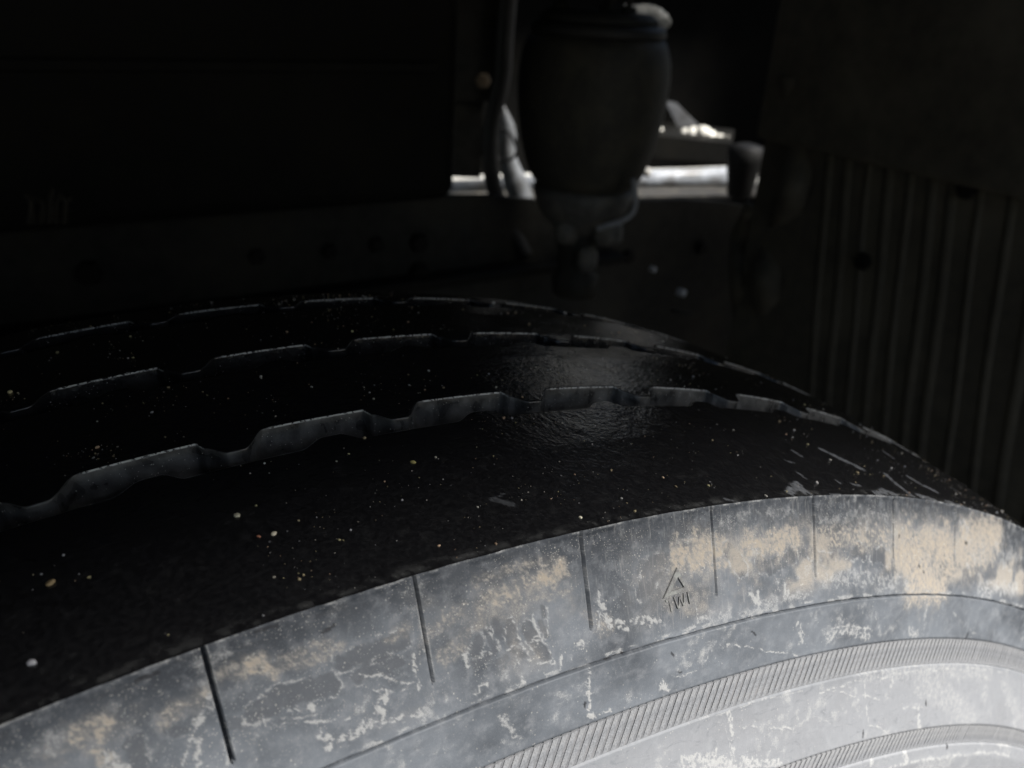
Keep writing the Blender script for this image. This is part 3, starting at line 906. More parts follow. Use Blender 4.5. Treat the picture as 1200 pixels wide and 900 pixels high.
# floor of the grooves and the inner side of the carcass
ca = np.linspace(0, 2 * math.pi, 700)[:-1]
cy = np.linspace(.03, .185, 40)
A2, Y2 = np.meshgrid(ca, cy, indexing='ij')
R2 = crown(Y2) - DEPTH + .0003 + .0004 * (fbm(A2 * 250, Y2 * 500, 170, 3) - .5)
D2 = np.stack([np.interp(Y2, [.06, .09, .14], [.75, .15, .02]) * np.clip(.62 + .6 * (fbm(A2 * 130, Y2 * 300, 174, 4) - .5), 0, 1), 0 * A2, 0 * A2], -1)  # floor tone drops with distance too, carrying on the painted falloff
link('groove_floor', grid_mesh('groove_floor', np.stack([R2 * np.sin(A2), Y2, R2 * np.cos(A2)], -1), {'dirt': D2}, wrap=True, flip=True), M['tread'], tyre)
bk = np.array([[.455, .2100], [.50, .209], [.47, .2200], [.42, .2275], [.38, .2270], [.34, .2150], [.30, .196]])[1:]
A3, J3 = np.meshgrid(ca[::4], np.arange(len(bk)), indexing='ij')
link('inner_sidewall', grid_mesh('inner_sidewall', np.stack([bk[J3, 0] * np.sin(A3), bk[J3, 1], bk[J3, 0] * np.cos(A3)], -1), None, wrap=True, flip=True), M['rubber'], tyre)
rm_ = np.array([[.302, -.001], [.290, -.006], [.284, .004], [.276, .03], [.262, .085], [.20, .095], [.14, .075], [.13, .03], [.0, .028]])
A4, J4 = np.meshgrid(ca[::6], np.arange(len(rm_)), indexing='ij')
link('wheel_rim', grid_mesh('wheel_rim', np.stack([rm_[J4, 0] * np.sin(A4), rm_[J4, 1], rm_[J4, 0] * np.cos(A4)], -1), None, wrap=True), M['greymetal'], tyre)


# --- ribbed bands: one strip each, every ridge its own piece
def prism_on_wall(corners, h0, h1, taper=.72):
    """flat polygon (angle, radius) on the wall, from height h0 to h1, slightly narrowed at the top"""
    bm = bmesh.new()
    c = np.mean(np.array(corners), 0)
    lo = [bm.verts.new(S(np.array(a), np.array(r), h0)) for a, r in corners]
    hi = []
    for a, r in corners:
        a2 = c[0] + (a - c[0]) * taper; r2 = c[1] + (r - c[1]) * .985
        hi.append(bm.verts.new(S(np.array(a2), np.array(r2), h1)))
    n = len(lo)
    for i in range(n):
        bm.faces.new((lo[i], lo[(i + 1) % n], hi[(i + 1) % n], hi[i]))
    bm.faces.new(hi)
    return bm


for (b0, b1), label in zip(BANDS, ('outer ribbed band around the sidewall', 'inner ribbed band around the sidewall')):
    ba = np.linspace(-.30, .80, 700)
    br = np.linspace(b0 + .0001, b1 - .0001, 6)
    A5, R5 = np.meshgrid(ba, br, indexing='ij')
    band = link('ridge_band', grid_mesh('ridge_band', S(A5, R5, -0.00024), None), M['band'], tyre)
    tag(band, label)
    pitch = 0.00497
    sl = 1.65
    wdt = pitch * 0.84
    rmid = (b0 + b1) / 2
    cr = [(-wdt / 2 + (b0 - rmid) * sl, b0 + .0002), (wdt / 2 + (b0 - rmid) * sl, b0 + .0002), (wdt / 2 + (b1 - rmid) * sl, b1 - .0002), (-wdt / 2 + (b1 - rmid) * sl, b1 - .0002)]
    protos = []
    for hh in (-.00006, -.00010, -.00003, -.00014):
        b_ = prism_on_wall(cr, -0.0009, hh)
        m_ = bpy.data.meshes.new('ridge'); bmesh.ops.recalc_face_normals(b_, faces=b_.faces); b_.to_mesh(m_); b_.free()
        m_.materials.append(M['ridge'])
        protos.append(m_)
    off = -Vector(tyre.location)
    for k in range(-52, 158):
        o = bpy.data.objects.new('ridge', random.choices(protos, (5, 3, 3, 1))[0])
        COL.objects.link(o)
        o.parent = band
        # the mesh is written about the wheel axis (world origin); turn it about Y
        o.location = (0, 0, 0)
        o.rotation_euler = (0, k * pitch + random.uniform(-.00012, .00012), 0)

# --- moulded wear mark: triangle outline with TWI under it
def arcp(a_mm, r_m): return (a_mm / 1000.0 / r_m, r_m)


def outline_mark(name, outer, inner, h):
    bm = bmesh.new()
    n = len(outer)
    def ring(pts, hh): return [bm.verts.new(S(np.array(a), np.array(r), hh)) for a, r in pts]
    o0, o1, i1, i0 = ring(outer, -.0003), ring([(a * .80 + b * .20, r * .80 + q * .20) for (a, r), (b, q) in zip(outer, inner)], h), ring(inner, h), ring(inner, -.0003)
    for i in range(n):
        j = (i + 1) % n
        bm.faces.new((o0[i], o0[j], o1[j], o1[i])); bm.faces.new((o1[i], o1[j], i1[j], i1[i])); bm.faces.new((i1[i], i1[j], i0[j], i0[i]))
    return bm


bm = outline_mark('triangle_mark', [arcp(73.6, .5187), arcp(75.9, .5130), arcp(67.2, .5125)], [arcp(73.25, .5164), arcp(74.7, .51395), arcp(70.2, .5137)], .00038)
tag(bm_obj('triangle_mark', bm, M['mark'], tyre, smooth=False), 'raised triangle outline moulded on the sidewall')


def strokes(name, segs, wd, h, parent):
    bm = bmesh.new()
    for (x0, y0), (x1, y1) in segs:
        d = Vector((x1 - x0, y1 - y0)); L = d.length; d /= L
        n = Vector((-d.y, d.x)) * wd / 2
        e = d * wd * .35
        q = [(x0 - e.x - n.x, y0 - e.y - n.y), (x1 + e.x - n.x, y1 + e.y - n.y), (x1 + e.x + n.x, y1 + e.y + n.y), (x0 - e.x + n.x, y0 - e.y + n.y)]
        b = prism_on_wall([arcp(x, y / 1000) for x, y in q], -.0002, h)
        m_ = bpy.data.meshes.new('tmp'); b.to_mesh(m_); b.free(); bm.from_mesh(m_); bpy.data.meshes.remove(m_)
    return bm_obj(name, bm, M['mark'], parent, smooth=False)


tag(strokes('letter', [((68.2, 512.0), (70.2, 512.3)), ((69.3, 512.1), (69.7, 509.6))], .42, .00022, tyre), 'worn raised letter T under the triangle')
tag(strokes('letter', [((70.9, 512.3), (71.9, 510.0)), ((71.9, 510.0), (72.7, 512.0)), ((72.7, 512.0), (73.7, 510.3)), ((73.7, 510.3), (74.3, 512.5))], .44, .00032, tyre), 'raised letter W under the triangle')
tag(strokes('letter', [((75.5, 512.6), (75.75, 510.4))], .46, .00032, tyre), 'raised letter I under the triangle')

# ------------------------------------------------------------------ pebbles and grit on the tread
def tread_point(a, y):
    if y < .048: r = crown(y)
    else: r = crown(y)
    return Vector((r * math.sin(a), y, r * math.cos(a))), Vector((math.sin(a), -.05, math.cos(a))).normalized()


TINTS = [(.50, .46, .38), (.55, .52, .46), (.42, .34, .20), (.60, .58, .55), (.45, .40, .22), (.52, .36, .24), (.35, .35, .36)]
PEB_LABEL = ['pale round pebble with a flat face on the lower left of the shoulder rib', 'small bright cream pebble to the right of a reddish grain on the shoulder rib',
             'tiny reddish grain beside a cream pebble on the shoulder rib', 'brown lump of dirt near the left frame edge above the sidewall corner',
             'whitish smear-like pebble lowest on the left of the shoulder rib', 'bright cream grain just above the sidewall edge near the third slot',
             'mustard coloured sliver in the middle of the shoulder rib', 'small white grain near the crest of the far tread rib',
             'small white grain on the far edge of the tread next to the air spring', 'yellowish grain at the left frame edge on the second tread rib']
PEB_TINT = [(.50, .48, .36), (.66, .60, .46), (.46, .20, .12), (.34, .25, .13), (.40, .40, .42), (.70, .65, .50), (.38, .33, .12), (.66, .65, .62), (.64, .62, .58), (.62, .52, .28)]


def stone(bm, c, n, r, tint, lay, seed, flat=.7, sub=2):
    rn = random.Random(seed)
    res = bmesh.ops.create_icosphere(bm, subdivisions=sub, radius=1.0)
    q = n.to_track_quat('Z', 'Y').to_matrix() @ Matrix.Rotation(rn.uniform(0, 6.28), 3, 'Z')
    sx, sy = rn.uniform(.8, 1.25), rn.uniform(.7, 1.1)
    planes = [(Vector((rn.uniform(-1, 1), rn.uniform(-1, 1), rn.uniform(-.2, 1))).normalized(), rn.uniform(.62, .85)) for _ in range(7)]
    for v in res['verts']:
        p = v.co.copy()
        for pn, pd in planes:
            e = p.dot(pn) - pd
            if e > 0: p -= pn * e
        p *= rn.uniform(.94, 1.04)
        v.co = c + q @ Vector((p.x * sx, p.y * sy, p.z * flat + flat * .55)) * r
        v[lay] = (*tint, 1.0)


for i, (a, ym, s) in enumerate(PEBBLES[:10]):
    c, n = tread_point(a, ym / 1000)
    bm = bmesh.new()
    lay = bm.verts.layers.float_color.new('tint')
    stone(bm, Vector((0, 0, 0)), n, s * .00042, PEB_TINT[i], lay, i, .5)
    o = bm_obj('pebble', bm, M['grit'])
    o.location = c
    tag(o, PEB_LABEL[i], 'pebble', 'stray pebbles lying on the tyre tread')

bm = bmesh.new()
lay = bm.verts.layers.float_color.new('tint')
items = [(a, ym / 1000, s * .00045) for a, ym, s in PEBBLES[10:]]
k = 0
while k < 3000:
    if k > 40 and random.random() < .42:
        pa, py, _s = items[-random.randint(1, 6)]
        a = pa + random.gauss(0, .006); y = min(.19, max(.001, py + random.gauss(0, .0028)))
    else:
        a = random.uniform(-.22, .62); y = random.uniform(.001, .19)
    if y > .045:
        i = 0 if y < .07 else (1 if y < .115 else 2)
        aa = np.array([a])
        if near_edge(i, aa)[0] - .0004 < y < far_edge(i, aa)[0] + .0004: continue
    if vnoise(np.array([a * 40.]), np.array([y * 60.]), 190)[0] < .18 + random.random() * .72: continue
    s = min(.00075, .00009 + random.expovariate(1 / .00009))
    items.append((a, y, s)); k += 1
# glitter of grains on the groove walls
for i in range(3):
    for _ in range(500 if i == 0 else 250):
        a = random.uniform(-.2, .55)
        f = far_edge(i, np.array([a]))[0]
        items.append((a, f - .0005 - random.random() * .0006, -random.uniform(.00006, .00016)))
for j, (a, y, s) in enumerate(items):
    if s < 0:
        r = float(crown(np.array(y))) - random.uniform(.001, .006)
        c = Vector((r * math.sin(a), y, r * math.cos(a))); n = Vector((0, -1, 0)); s = -s
        tint = (.55, .54, .50)
    else:
        c, n = tread_point(a, y)
        b = random.uniform(.15, .75) if s < .0003 else random.uniform(.5, 1.0)
        tint = tuple(x * b for x in random.choice(TINTS))
    stone(bm, c, n, s, tint, lay, j, .6, 1)
g = bm_obj('grit', bm, M['grit'], smooth=False)
tag(g, 'fine pale sand grains scattered over the black tread', 'grit', kind='stuff')

# ------------------------------------------------------------------ things behind the wheel
# air spring
def zz(u, v, D): return at(u, v, D).z


DS = 1.0
ac = at(694, 110, DS)
asp = thing('air_spring', (ac.x, ac.y, zz(680, 300, DS)), 'dark barrel-shaped rubber air spring standing behind the tyre with a pale added highlight on its top rim', 'air spring')
K = 0.000945
def prof_from(rows): return [(w * K, zz(694, v, DS)) for v, w in rows][::-1]
bm = bmesh.new()
add_lathe(bm, prof_from([(40, 70), (43, 78), (52, 82), (68, 86.5), (90, 88.5), (115, 88), (140, 85.5), (165, 81), (190, 74), (205, 68), (214, 61), (220, 52)]), ac.x, ac.y, 64)
bm_obj('bellows', bm, M['bellows'], asp)
bm = bmesh.new()
add_lathe(bm, prof_from([(26, 66), (27, 74), (31, 77), (38, 78), (42, 74), (42.5, 60)]), ac.x, ac.y, 64)
bm_obj('clamp_ring', bm, M['rubber'], asp)
bm = bmesh.new()
add_lathe(bm, prof_from([(12, 40), (13, 58), (18, 66), (25, 68), (26, 60)]), ac.x, ac.y, 64)
bm_obj('bead_plate', bm, M['paint_grey'], asp)
bm = bmesh.new()
add_lathe(bm, prof_from([(216, 54), (220, 62), (230, 61), (244, 55), (256, 46), (264, 37), (272, 30)]), ac.x, ac.y, 48)
bm_obj('piston', bm, M['midmetal'], asp)
for u_, v_, w_ in ((664, 268, 15), (712, 270, 19), (688, 302, 13)):
    bm = bmesh.new()
    p = at(u_, v_, DS - .03)
    add_lathe(bm, [(w_ * K * .7, p.z - .016), (w_ * K, p.z - .010), (w_ * K * .95, p.z + .006), (w_ * K * .6, p.z + .014)], p.x, p.y, 20)
    bm_obj('bracket_ear', bm, M['midmetal'], asp)
bm = bmesh.new()
add_lathe(bm, prof_from([(268, 26), (272, 31), (286, 30), (292, 25), (318, 24), (324, 30), (345, 28)]), ac.x, ac.y, 24)
bm_obj('lower_stud', bm, M['paint_grey'], asp)
for du, dv, r in ((-38, 8, .006), (20, 6, .007), (42, 11, .0055)):
    bm = bmesh.new()
    p = at(694 + du, 16, DS)
    add_tube(bm, [(p.x, p.y, zz(694, 18, DS)), (p.x, p.y, zz(694, -14, DS))], r * .7, 10)
    add_hex(bm, (p.x, p.y, zz(694, 15, DS)), (0, 0, 1), r * 1.7, .009)
    bm_obj('stud', bm, M['paint_grey'], asp)
bm = bmesh.new()
p = at(760, 14, DS)
pts_ = spline([at(730, 9, DS + .03), at(738, 13, DS + .03), at(748, 17, DS + .035), at(758, 19, DS + .04), at(770, 24, DS + .035), at(774, 31, DS + .03)])
add_tube(bm, pts_, [.0035 + .0085 * math.sin(min(1, i / (len(pts_) * .62)) * math.pi / 2) ** 1.5 + .001 * math.sin(i * 1.7) for i in range(len(pts_))], 12)
bm_obj('rim_glint', bm, M['pale'], asp)  # pale lump added to imitate light catching the plate's right edge

# upper bracket over the air spring, out of the top of the frame
bm = bmesh.new()
q = at(694, -10, DS)
add_box(bm, (q.x - .11, q.y - .06, zz(694, -8, DS)), (q.x + .045, q.y + .06, zz(694, -30, DS)), .004)
add_box(bm, (q.x - .03, q.y + .03, zz(694, -30, DS)), (q.x + .03, q.y + .06, .94), .004)
tag(bm_obj('mounting_bracket', bm, M['paint'], smooth=False), 'dark steel bracket bolted above the air spring', 'bracket')

# chassis rail with bolts, running behind the wheel
YR = 0.80
zt = at_y(400, 243, YR).z
rail = thing('chassis_rail', (0.1, YR, 0.02), 'long dark steel chassis rail with bolt heads behind the top of the tyre', 'chassis rail')
bm = bmesh.new()
xr = at_y(872, 240, YR).x
xr += .12
top_ = [Vector((-1.6, YR, zt))] + [at_y(u, v, YR) for u, v in ((400, 240), (530, 230), (575, 230), (640, 236), (745, 236), (800, 234), (850, 237), (885, 244))] + [Vector((xr, YR, .20))]
pol = [bm.verts.new((p.x, YR, p.z)) for p in top_] + [bm.verts.new((xr, YR, .02)), bm.verts.new((-1.6, YR, .02))]
f_ = bm.faces.new(pol)
ex_ = bmesh.ops.extrude_face_region(bm, geom=[f_])
for v in ex_['geom']:
    if isinstance(v, bmesh.types.BMVert): v.co.y += .014
bm_obj('web', bm, M['paint_grey'], rail, smooth=False)
bm = bmesh.new()
zf = at_y(400, 330, YR).z
add_box(bm, (-1.6, YR - .035, zf - .012), (xr - .37, YR - .002, zf), .003)
bm_obj('flange', bm, M['paint'], rail, smooth=False)
for u, v, r in ((386, 293, .009), (440, 286, .009), (490, 283, .012), (490, 320, .015), (105, 318, .013), (300, 300, .009), (735, 300, .010), (820, 290, .010)):
    bm = bmesh.new()
    p = at_y(u, v, YR)
    add_hex(bm, (p.x, YR, p.z), (0, -1, 0), r, r * .9)
    bm_obj('bolt_head', bm, M['paint'], rail, smooth=False)

# big dark box to the left
YB = 0.66
box = thing('battery_box', (0, YB, .5), 'large plain black steel box with a rounded lower corner filling the upper left', 'box')
pr_ = at_y(537, 236, YB)
bm = bmesh.new()
add_box(bm, (-.75, YB, pr_.z), (pr_.x, YB + .12, .93), .018, seg=4)
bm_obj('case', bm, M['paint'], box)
bm = bmesh.new()
add_box(bm, (-.70, YB - .006, at_y(300, 70, YB).z - .01), (pr_.x - .03, YB + .003, at_y(300, 70, YB).z), .002)
bm_obj('seam', bm, M['paint'], box, smooth=False)

# upright post right of the box
D2 = 1.15
bm = bmesh.new()
p0 = at(540, 215, D2); p1 = at(598, 90, D2)
xdir = (at(598, 50, D2) - at(556, 50, D2)); xdir.z = 0; wpost = xdir.length; xdir.normalize()
yd = Vector((-xdir.y, xdir.x, 0))
post = thing('frame_post', at(575, 100, D2), 'upright dark frame post with a thin pale right edge between box and air spring', 'post')
def slab(bm, a, b, th, z0, z1):
    a = Vector((a.x, a.y, 0)); b = Vector((b.x, b.y, 0))
    d = (b - a).normalized(); n = Vector((-d.y, d.x, 0)) * th
    vs = [bm.verts.new(Vector((p.x, p.y, z))) for z in (z0, z1) for p in (a, b, b + n, a + n)]
    for f in ((0, 1, 2, 3), (4, 5, 6, 7), (0, 1, 5, 4), (1, 2, 6, 5), (2, 3, 7, 6), (3, 0, 4, 7)): bm.faces.new([vs[i] for i in f])
slab(bm, at(534, 50, D2), at(594, 50, D2), .02, at(575, 120, D2).z, .94)
slab(bm, at(532, 50, D2 + .002), at(570, 50, D2 + .002), .018, at(560, 209, D2).z, at(575, 119, D2).z)
bm_obj('plate', bm, M['paint_grey'], post, smooth=False)
bm = bmesh.new()
slab(bm, at(594.5, 50, D2 - .012), at(598, 50, D2 - .012), .04, at(575, 92, D2).z, .94)
bm_obj('edge_strip', bm, M['greymetal'], post, smooth=False)
bm = bmesh.new()
p = at(566, 95, D2 - .02)
add_hex(bm, p, CAM_POS - p, .010, .012)
bm_obj('bolt_head', bm, M['tanbolt'], post, smooth=False)

# grey curved arm with cable, between post and air spring
D3 = 1.35
bm = bmesh.new()
L_ = [at(u, v, D3) for u, v in ((581, 100), (584, 140), (585, 175), (590, 215), (604, 252))]
R_ = [at(u, v, D3) for u, v in ((590, 122), (604, 150), (605, 182), (619, 214), (632, 258))]
Ls, Rs = spline(L_), spline(R_)
back = ray(600, 180) * .03
rows = []
for i, (l, r) in enumerate(zip(Ls, Rs)):
    mid = (l + r) / 2 - ray(600, 180) * .012
    rows.append([bm.verts.new(x) for x in (l, mid, r, r + back, mid + back, l + back)])
for i in range(len(rows) - 1):
    for k in range(6):
        bm.faces.new((rows[i][k], rows[i][(k + 1) % 6], rows[i + 1][(k + 1) % 6], rows[i + 1][k]))
bm.faces.new(rows[0]); bm.faces.new(rows[-1][::-1])
tag(bm_obj('linkage_arm', bm, M['armmetal']), 'curved light grey metal arm just left of the air spring', 'arm')

def hose(name, px, D, r, mat, label, cat='hose', m=8):
    bm = bmesh.new()
    add_tube(bm, spline([at(u, v, D + (dd[0] if dd else 0)) for u, v, *dd in px], m), r, 12)
    return tag(bm_obj(name, bm, mat), label, cat)
hose('air_hose', [(598, -30), (592, 40), (588, 95), (578, 135), (574, 175), (578, 215), (592, 255), (616, 300)], 1.10, .0105, M['hose'], 'thick black hose hanging down left of the air spring')
hose('thin_cable', [(578, 148), (592, 152), (601, 162), (606, 176), (600, 186), (586, 187), (578, 180)], 1.2, .0022, M['hose'], 'thin dark cable loop crossing the light grey arm', 'cable')
hose('drain_hose', [(742, 210), (745, 232), (742, 248), (730, 258), (712, 264), (700, 268)], .93, .003, M['greymetal'], 'thin grey hose curving under the right side of the air spring')

# shiny cross-member seen past the air spring
D4 = 1.72
xm = thing('cross_member', at(700, 215, D4), 'bare shiny metal cross-member catching daylight right of the air spring', 'cross-member')
def bar(bm, ua, va, ub, vb, D0, D1, th):
    a0, b0 = at(ua, va, D0), at(ub, vb, D0)
    a1, b1 = at(ua, va, D1), at(ub, vb, D1)
    a1.z = a0.z + .006; b1.z = b0.z + .006
    vs = [bm.verts.new(p) for p in (a0, b0, b1, a1)] + [bm.verts.new(p - Vector((0, 0, th))) for p in (a0, b0, b1, a1)]
    for f in ((0, 1, 2, 3), (7, 6, 5, 4), (0, 4, 5, 1), (1, 5, 6, 2), (2, 6, 7, 3), (3, 7, 4, 0)): bm.faces.new([vs[i] for i in f])
bm = bmesh.new()
bar(bm, 528, 229, 892, 214, 1.70, 1.86, .012)
bm_obj('top_plate', bm, M['pale'], xm, smooth=False)
bm = bmesh.new()
add_tube(bm, [at(520, 222, 1.66), at(700, 212, 1.66), at(862, 206, 1.66)], .016, 20)
bm_obj('tube', bm, M['steel'], xm)
bm = bmesh.new()
bar(bm, 524, 236, 892, 228, 1.60, 1.66, .006)
bm_obj('lower_plate', bm, M['midmetal'], xm, smooth=False)
bm = bmesh.new()
p = at(757, 201, 1.60)
add_hex(bm, p - Vector((0, 0, .008)), (0, 0, 1), .010, .014)
bm_obj('bolt_head', bm, M['pale'], xm)

# upper ledge with crumbs
led = thing('pale_ledge', at(815, 165, 1.9), 'dark angled bar topped by bright white lumps right of the air spring', 'bar')
bm = bmesh.new()
a0, b0 = at(752, 158, 1.9), at(856, 168, 1.9)
bar(bm, 752, 157, 858, 168, 1.86, 2.02, .045)
bm_obj('angle_bar', bm, M['paint'], led, smooth=False)
bm = bmesh.new()
lay = bm.verts.layers.float_color.new('tint')
for i, (u, v, r) in enumerate(((771, 152, .011), (786, 156, .006), (803, 156, .011), (812, 155, .013), (824, 154, .016), (833, 158, .012), (842, 161, .010), (852, 164, .009), (818, 159, .012))):
    p = at(u, v, 1.93); stone(bm, p - Vector((0, 0, r * .5)), Vector((0, 0, 1)), r * 1.25, (.78, .76, .68), lay, 50 + i, .75)
o = bm_obj('white_lumps', bm, M['grit'], led)
bm = bmesh.new()
g0 = [at(u, v, 1.98) for u, v in ((779, 118), (792, 120), (822, 150), (796, 152))]
ext = ray(800, 140) * .02
vs = [bm.verts.new(p) for p in g0] + [bm.verts.new(p + ext) for p in g0]
bm.faces.new(vs[:4]); bm.faces.new(vs[4:][::-1])
for i in range(4): bm.faces.new((vs[i], vs[(i + 1) % 4], vs[4 + (i + 1) % 4], vs[4 + i]))
bm_obj('gusset', bm, M['greymetal'], led, smooth=False)

# rubber buffer
bm = bmesh.new()
pc = at(870, 205, 1.5)
add_lathe(bm, [(.016, at(870, 232, 1.5).z), (.021, at(870, 228, 1.5).z), (.024, at(870, 210, 1.5).z), (.030, at(870, 190, 1.5).z), (.030, at(870, 172, 1.5).z), (.012, at(870, 168, 1.5).z)], pc.x, pc.y, 28)
tag(bm_obj('rubber_buffer', bm, M['rubber']), 'small black tapered rubber buffer at the right end of the shiny cross-member', 'buffer')

# dark bulkhead added far behind so the depth stays black
bm = bmesh.new()
b0 = at(300, 200, 2.25); b1 = at(1150, 200, 2.25)
add_box(bm, (-1.6, 2.05, -.2), (3.4, 2.09, .94), .004)
tag(bm_obj('backdrop', bm, M['backdrop_black'], smooth=False), 'flat black panel added to close off and darken the far side', 'panel')

bm = bmesh.new()
add_box(bm, (1.86, 2.02, .95), (2.30, 2.045, 1.42), .006)  # unseen reflector added so the tread picks up a bright sheen
tag(bm_obj('glint_board', bm, M['pale'], smooth=False), 'unseen pale reflector board added behind the cab gap to give the tread glints', 'board')

# ribbed mud flap on the right
XF = 0.70
flap = thing('mud_flap', (XF, .25, -.30), 'black mud flap with long vertical ribs hanging at the right of the tyre', 'mud flap')
ztop = at_x(1050, 186, XF).z
bm = bmesh.new()
add_box(bm, (XF, -.14, -.32), (XF + .012, .56, ztop), .003)
bm_obj('sheet', bm, M['flap'], flap, smooth=False)
ribs = [at_x(u, 300, XF).y for u in (968, 991, 1017, 1042, 1068, 1097, 1122)]
y_ = ribs[-1]
while y_ > -.12:
    y_ -= .0275; ribs.append(y_)
rib_me = []
for k in range(3):
    bm = bmesh.new()
    zs = np.linspace(-.31, ztop - .006, 16)
    w_ = (.0030, .0038, .0026)[k]
    rows = []
    for z in zs:
        j = .0012 * math.sin(z * 23 + k * 2)
        rows.append([bm.verts.new((x, y + j + .17 * (z - .36), z)) for x, y in ((0, w_ * 1.7), (-.0024, w_ * .9), (-.0034, 0), (-.0024, -w_ * .9), (0, -w_ * 1.7))])
    for i in range(len(rows) - 1):
        for q_ in range(4): bm.faces.new((rows[i][q_], rows[i][q_ + 1], rows[i + 1][q_ + 1], rows[i + 1][q_]))
    bm.faces.new(rows[0]); bm.faces.new(rows[-1][::-1])
    m_ = bpy.data.meshes.new('rib'); bmesh.ops.recalc_face_normals(bm, faces=bm.faces); bm.to_mesh(m_); bm.free()
    for p in m_.polygons: p.use_smooth = True
    m_.materials.append(M['flap']); rib_me.append(m_)
for i, y in enumerate(ribs):
    o = bpy.data.objects.new('rib', rib_me[(0, 1, 2, 1, 0, 1, 1, 2)[i % 8]])
    COL.objects.link(o); o.parent = flap
    o.location = Vector((XF + .0005, y, 0)) - Vector(flap.location)
for u, v in ((1014, 306), (1136, 222)):
    bm = bmesh.new(); p = at_x(u, v, XF)
    add_hex(bm, (XF - .002, p.y, p.z), (-1, 0, 0), .009, .006)
    bm_obj('bolt_head', bm, M['paint'], flap, smooth=False)
bm = bmesh.new()
add_box(bm, (XF - .016, -.14, ztop - .008), (XF + .022, .56, .93), .005)
tag(bm_obj('splash_panel', bm, M['flap'], smooth=False), 'plain dark panel above the ribbed mud flap', 'panel')

# two crinkled rubber strips hanging left of the mud flap
def strip(label, px, D, wd, group='crinkled rubber strips'):
    bm = bmesh.new()
    rows = []
    for p in spline([at(u, v, D + dd) for u, v, dd in px], 10):
        d = Vector((.55, -.83, 0))
        t = Vector((.83, .55, 0)) * .006
        rows.append([bm.verts.new(x) for x in (p - d * wd, p - t * .8, p + d * wd, p + d * wd + t, p + t * .4, p - d * wd + t)])
    for i in range(len(rows) - 1):
        for k in range(6): bm.faces.new((rows[i][k], rows[i][(k + 1) % 6], rows[i + 1][(k + 1) % 6], rows[i + 1][k]))
    bm.faces.new(rows[0]); bm.faces.new(rows[-1][::-1])
    tag(bm_obj('rubber_strip', bm, M['flap']), label, 'rubber strip', group)
strip('crinkled dark rubber strip hanging right beside the ribs of the mud flap', [(930, 90, .0), (938, 170, .0), (928, 230, -.02), (912, 280, .02), (898, 330, -.01), (902, 380, .01), (905, 440, 0)], .98, .015)
strip('crinkled dark rubber strip nearest to the rubber buffer', [(886, 240, .0), (878, 255, .0), (868, 280, .02), (866, 330, -.01), (872, 390, .01), (876, 440, 0)], 1.02, .012)

# small fixings that catch light under the cross-member
for u, v, r, lb in ((764, 318, .006, 'small dull bolt sticking out between tyre and mud flap, upper one'), (797, 346, .008, 'small bright bolt sticking out just above the tread crest, lower one')):
    bm = bmesh.new(); p = at(u, v, .72)
    add_hex(bm, p, Vector((.5, .2, .8)), r * .6, r * .7)
    tag(bm_obj('bolt', bm, M['greymetal'], smooth=False), lb, 'bolt')
bm = bmesh.new()
add_tube(bm, [at(786, 364, .72), at(812, 368, .72)], .0016, 8)
tag(bm_obj('wire_clip', bm, M['paint_grey']), 'short thin metal wire lying level above the tread crest', 'wire')
# bundle of frayed cable ends on the left
bun = thing('cable_bundle', at(55, 255, .70), 'frayed brownish bundle of cable ends at the far left above the tread', 'cable bundle')
for i in range(9):
    bm = bmesh.new(); u = 34 + i * 5.5 + random.uniform(-2, 2); h = random.uniform(18, 40)
    add_tube(bm, spline([at(u, 262, .64), at(u + random.uniform(-4, 4), 250 - h * .4, .635), at(u + random.uniform(-7, 7), 255 - h, .64)]), .0014, 6)
    bm_obj('wire', bm, M['wire'], bun)

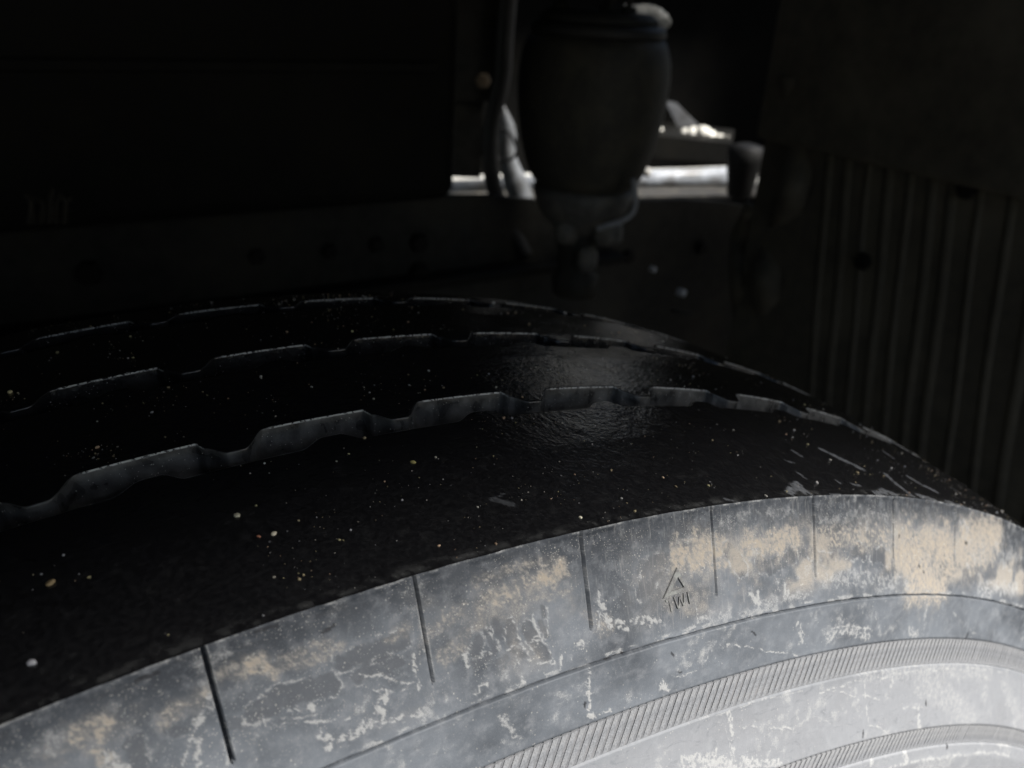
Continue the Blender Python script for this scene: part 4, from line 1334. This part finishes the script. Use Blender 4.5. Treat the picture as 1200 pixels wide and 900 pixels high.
# ------------------------------------------------------------------ the truck body over and around the wheel well
bm = bmesh.new()
n = 40
rows = []
for k in range(n + 1):
    th = rad(-100 + 124 * k / n)
    ro = .80
    rows.append([bm.verts.new((.20 + r_ * math.sin(th), y, -.071 + r_ * math.cos(th))) for r_, y in ((ro, -.165), (ro, .30), (ro + .008, .30), (ro + .008, -.165))])  # unseen arch, centre shifted so its shadow darkens the left sidewall
for i in range(n):
    for k in range(4): bm.faces.new((rows[i][k], rows[i][(k + 1) % 4], rows[i + 1][(k + 1) % 4], rows[i + 1][k]))
bm.faces.new(rows[0]); bm.faces.new(rows[-1][::-1])
tag(bm_obj('mudguard', bm, M['rubber']), 'unseen black curved mudguard arching over the tyre, offset to shade its left side', 'mudguard')
bm = bmesh.new()
add_box(bm, (-2.2, -.20, .945), (.78, 1.0, 1.05), .004)
add_box(bm, (.783, -.20, .945), (.90, .42, 1.05), .004)  # slabs and openings laid out to steer sunlight onto the parts below
add_box(bm, (.783, .60, .945), (.90, 1.0, 1.05), .004)
add_box(bm, (.903, -.20, .945), (1.05, .52, 1.05), .004)
add_box(bm, (-2.2, 1.003, .945), (.40, 2.4, 1.05), .004)
add_box(bm, (.72, 1.003, .945), (1.05, 2.4, 1.05), .004)
add_box(bm, (.403, 1.5, .945), (.717, 2.4, 1.05), .004)
add_box(bm, (1.053, -.20, .945), (2.397, .5, 1.05), .004)
add_box(bm, (1.053, 1.60, .945), (2.397, 2.4, 1.05), .004)
tag(bm_obj('cab_floor', bm, M['paint'], smooth=False), 'dark unseen underside of the cab above the wheel, with a gap behind it and openings added to let light in', 'vehicle floor')
bm = bmesh.new()
add_box(bm, (2.4, -.20, .945), (4.5, 2.4, 1.05), .004)
tag(bm_obj('cargo_floor', bm, M['paint'], smooth=False), 'dark underside of the cargo bed behind the cab gap', 'vehicle floor')
bm = bmesh.new()
add_box(bm, (-2.2, -.19, .05), (-.66, -.165, .93), .006)  # unseen panel, extended to block sky light from the left
tag(bm_obj('side_skirt', bm, M['greymetal'], smooth=False), 'unseen grey side skirt panel ahead of the wheel, extended to block sky light', 'skirt')
bm = bmesh.new()
add_box(bm, (.735, -.19, -.1), (4.5, -.165, .93), .006)
tag(bm_obj('cargo_panel', bm, M['greymetal'], smooth=False), 'grey side panel behind the mud flap', 'panel')
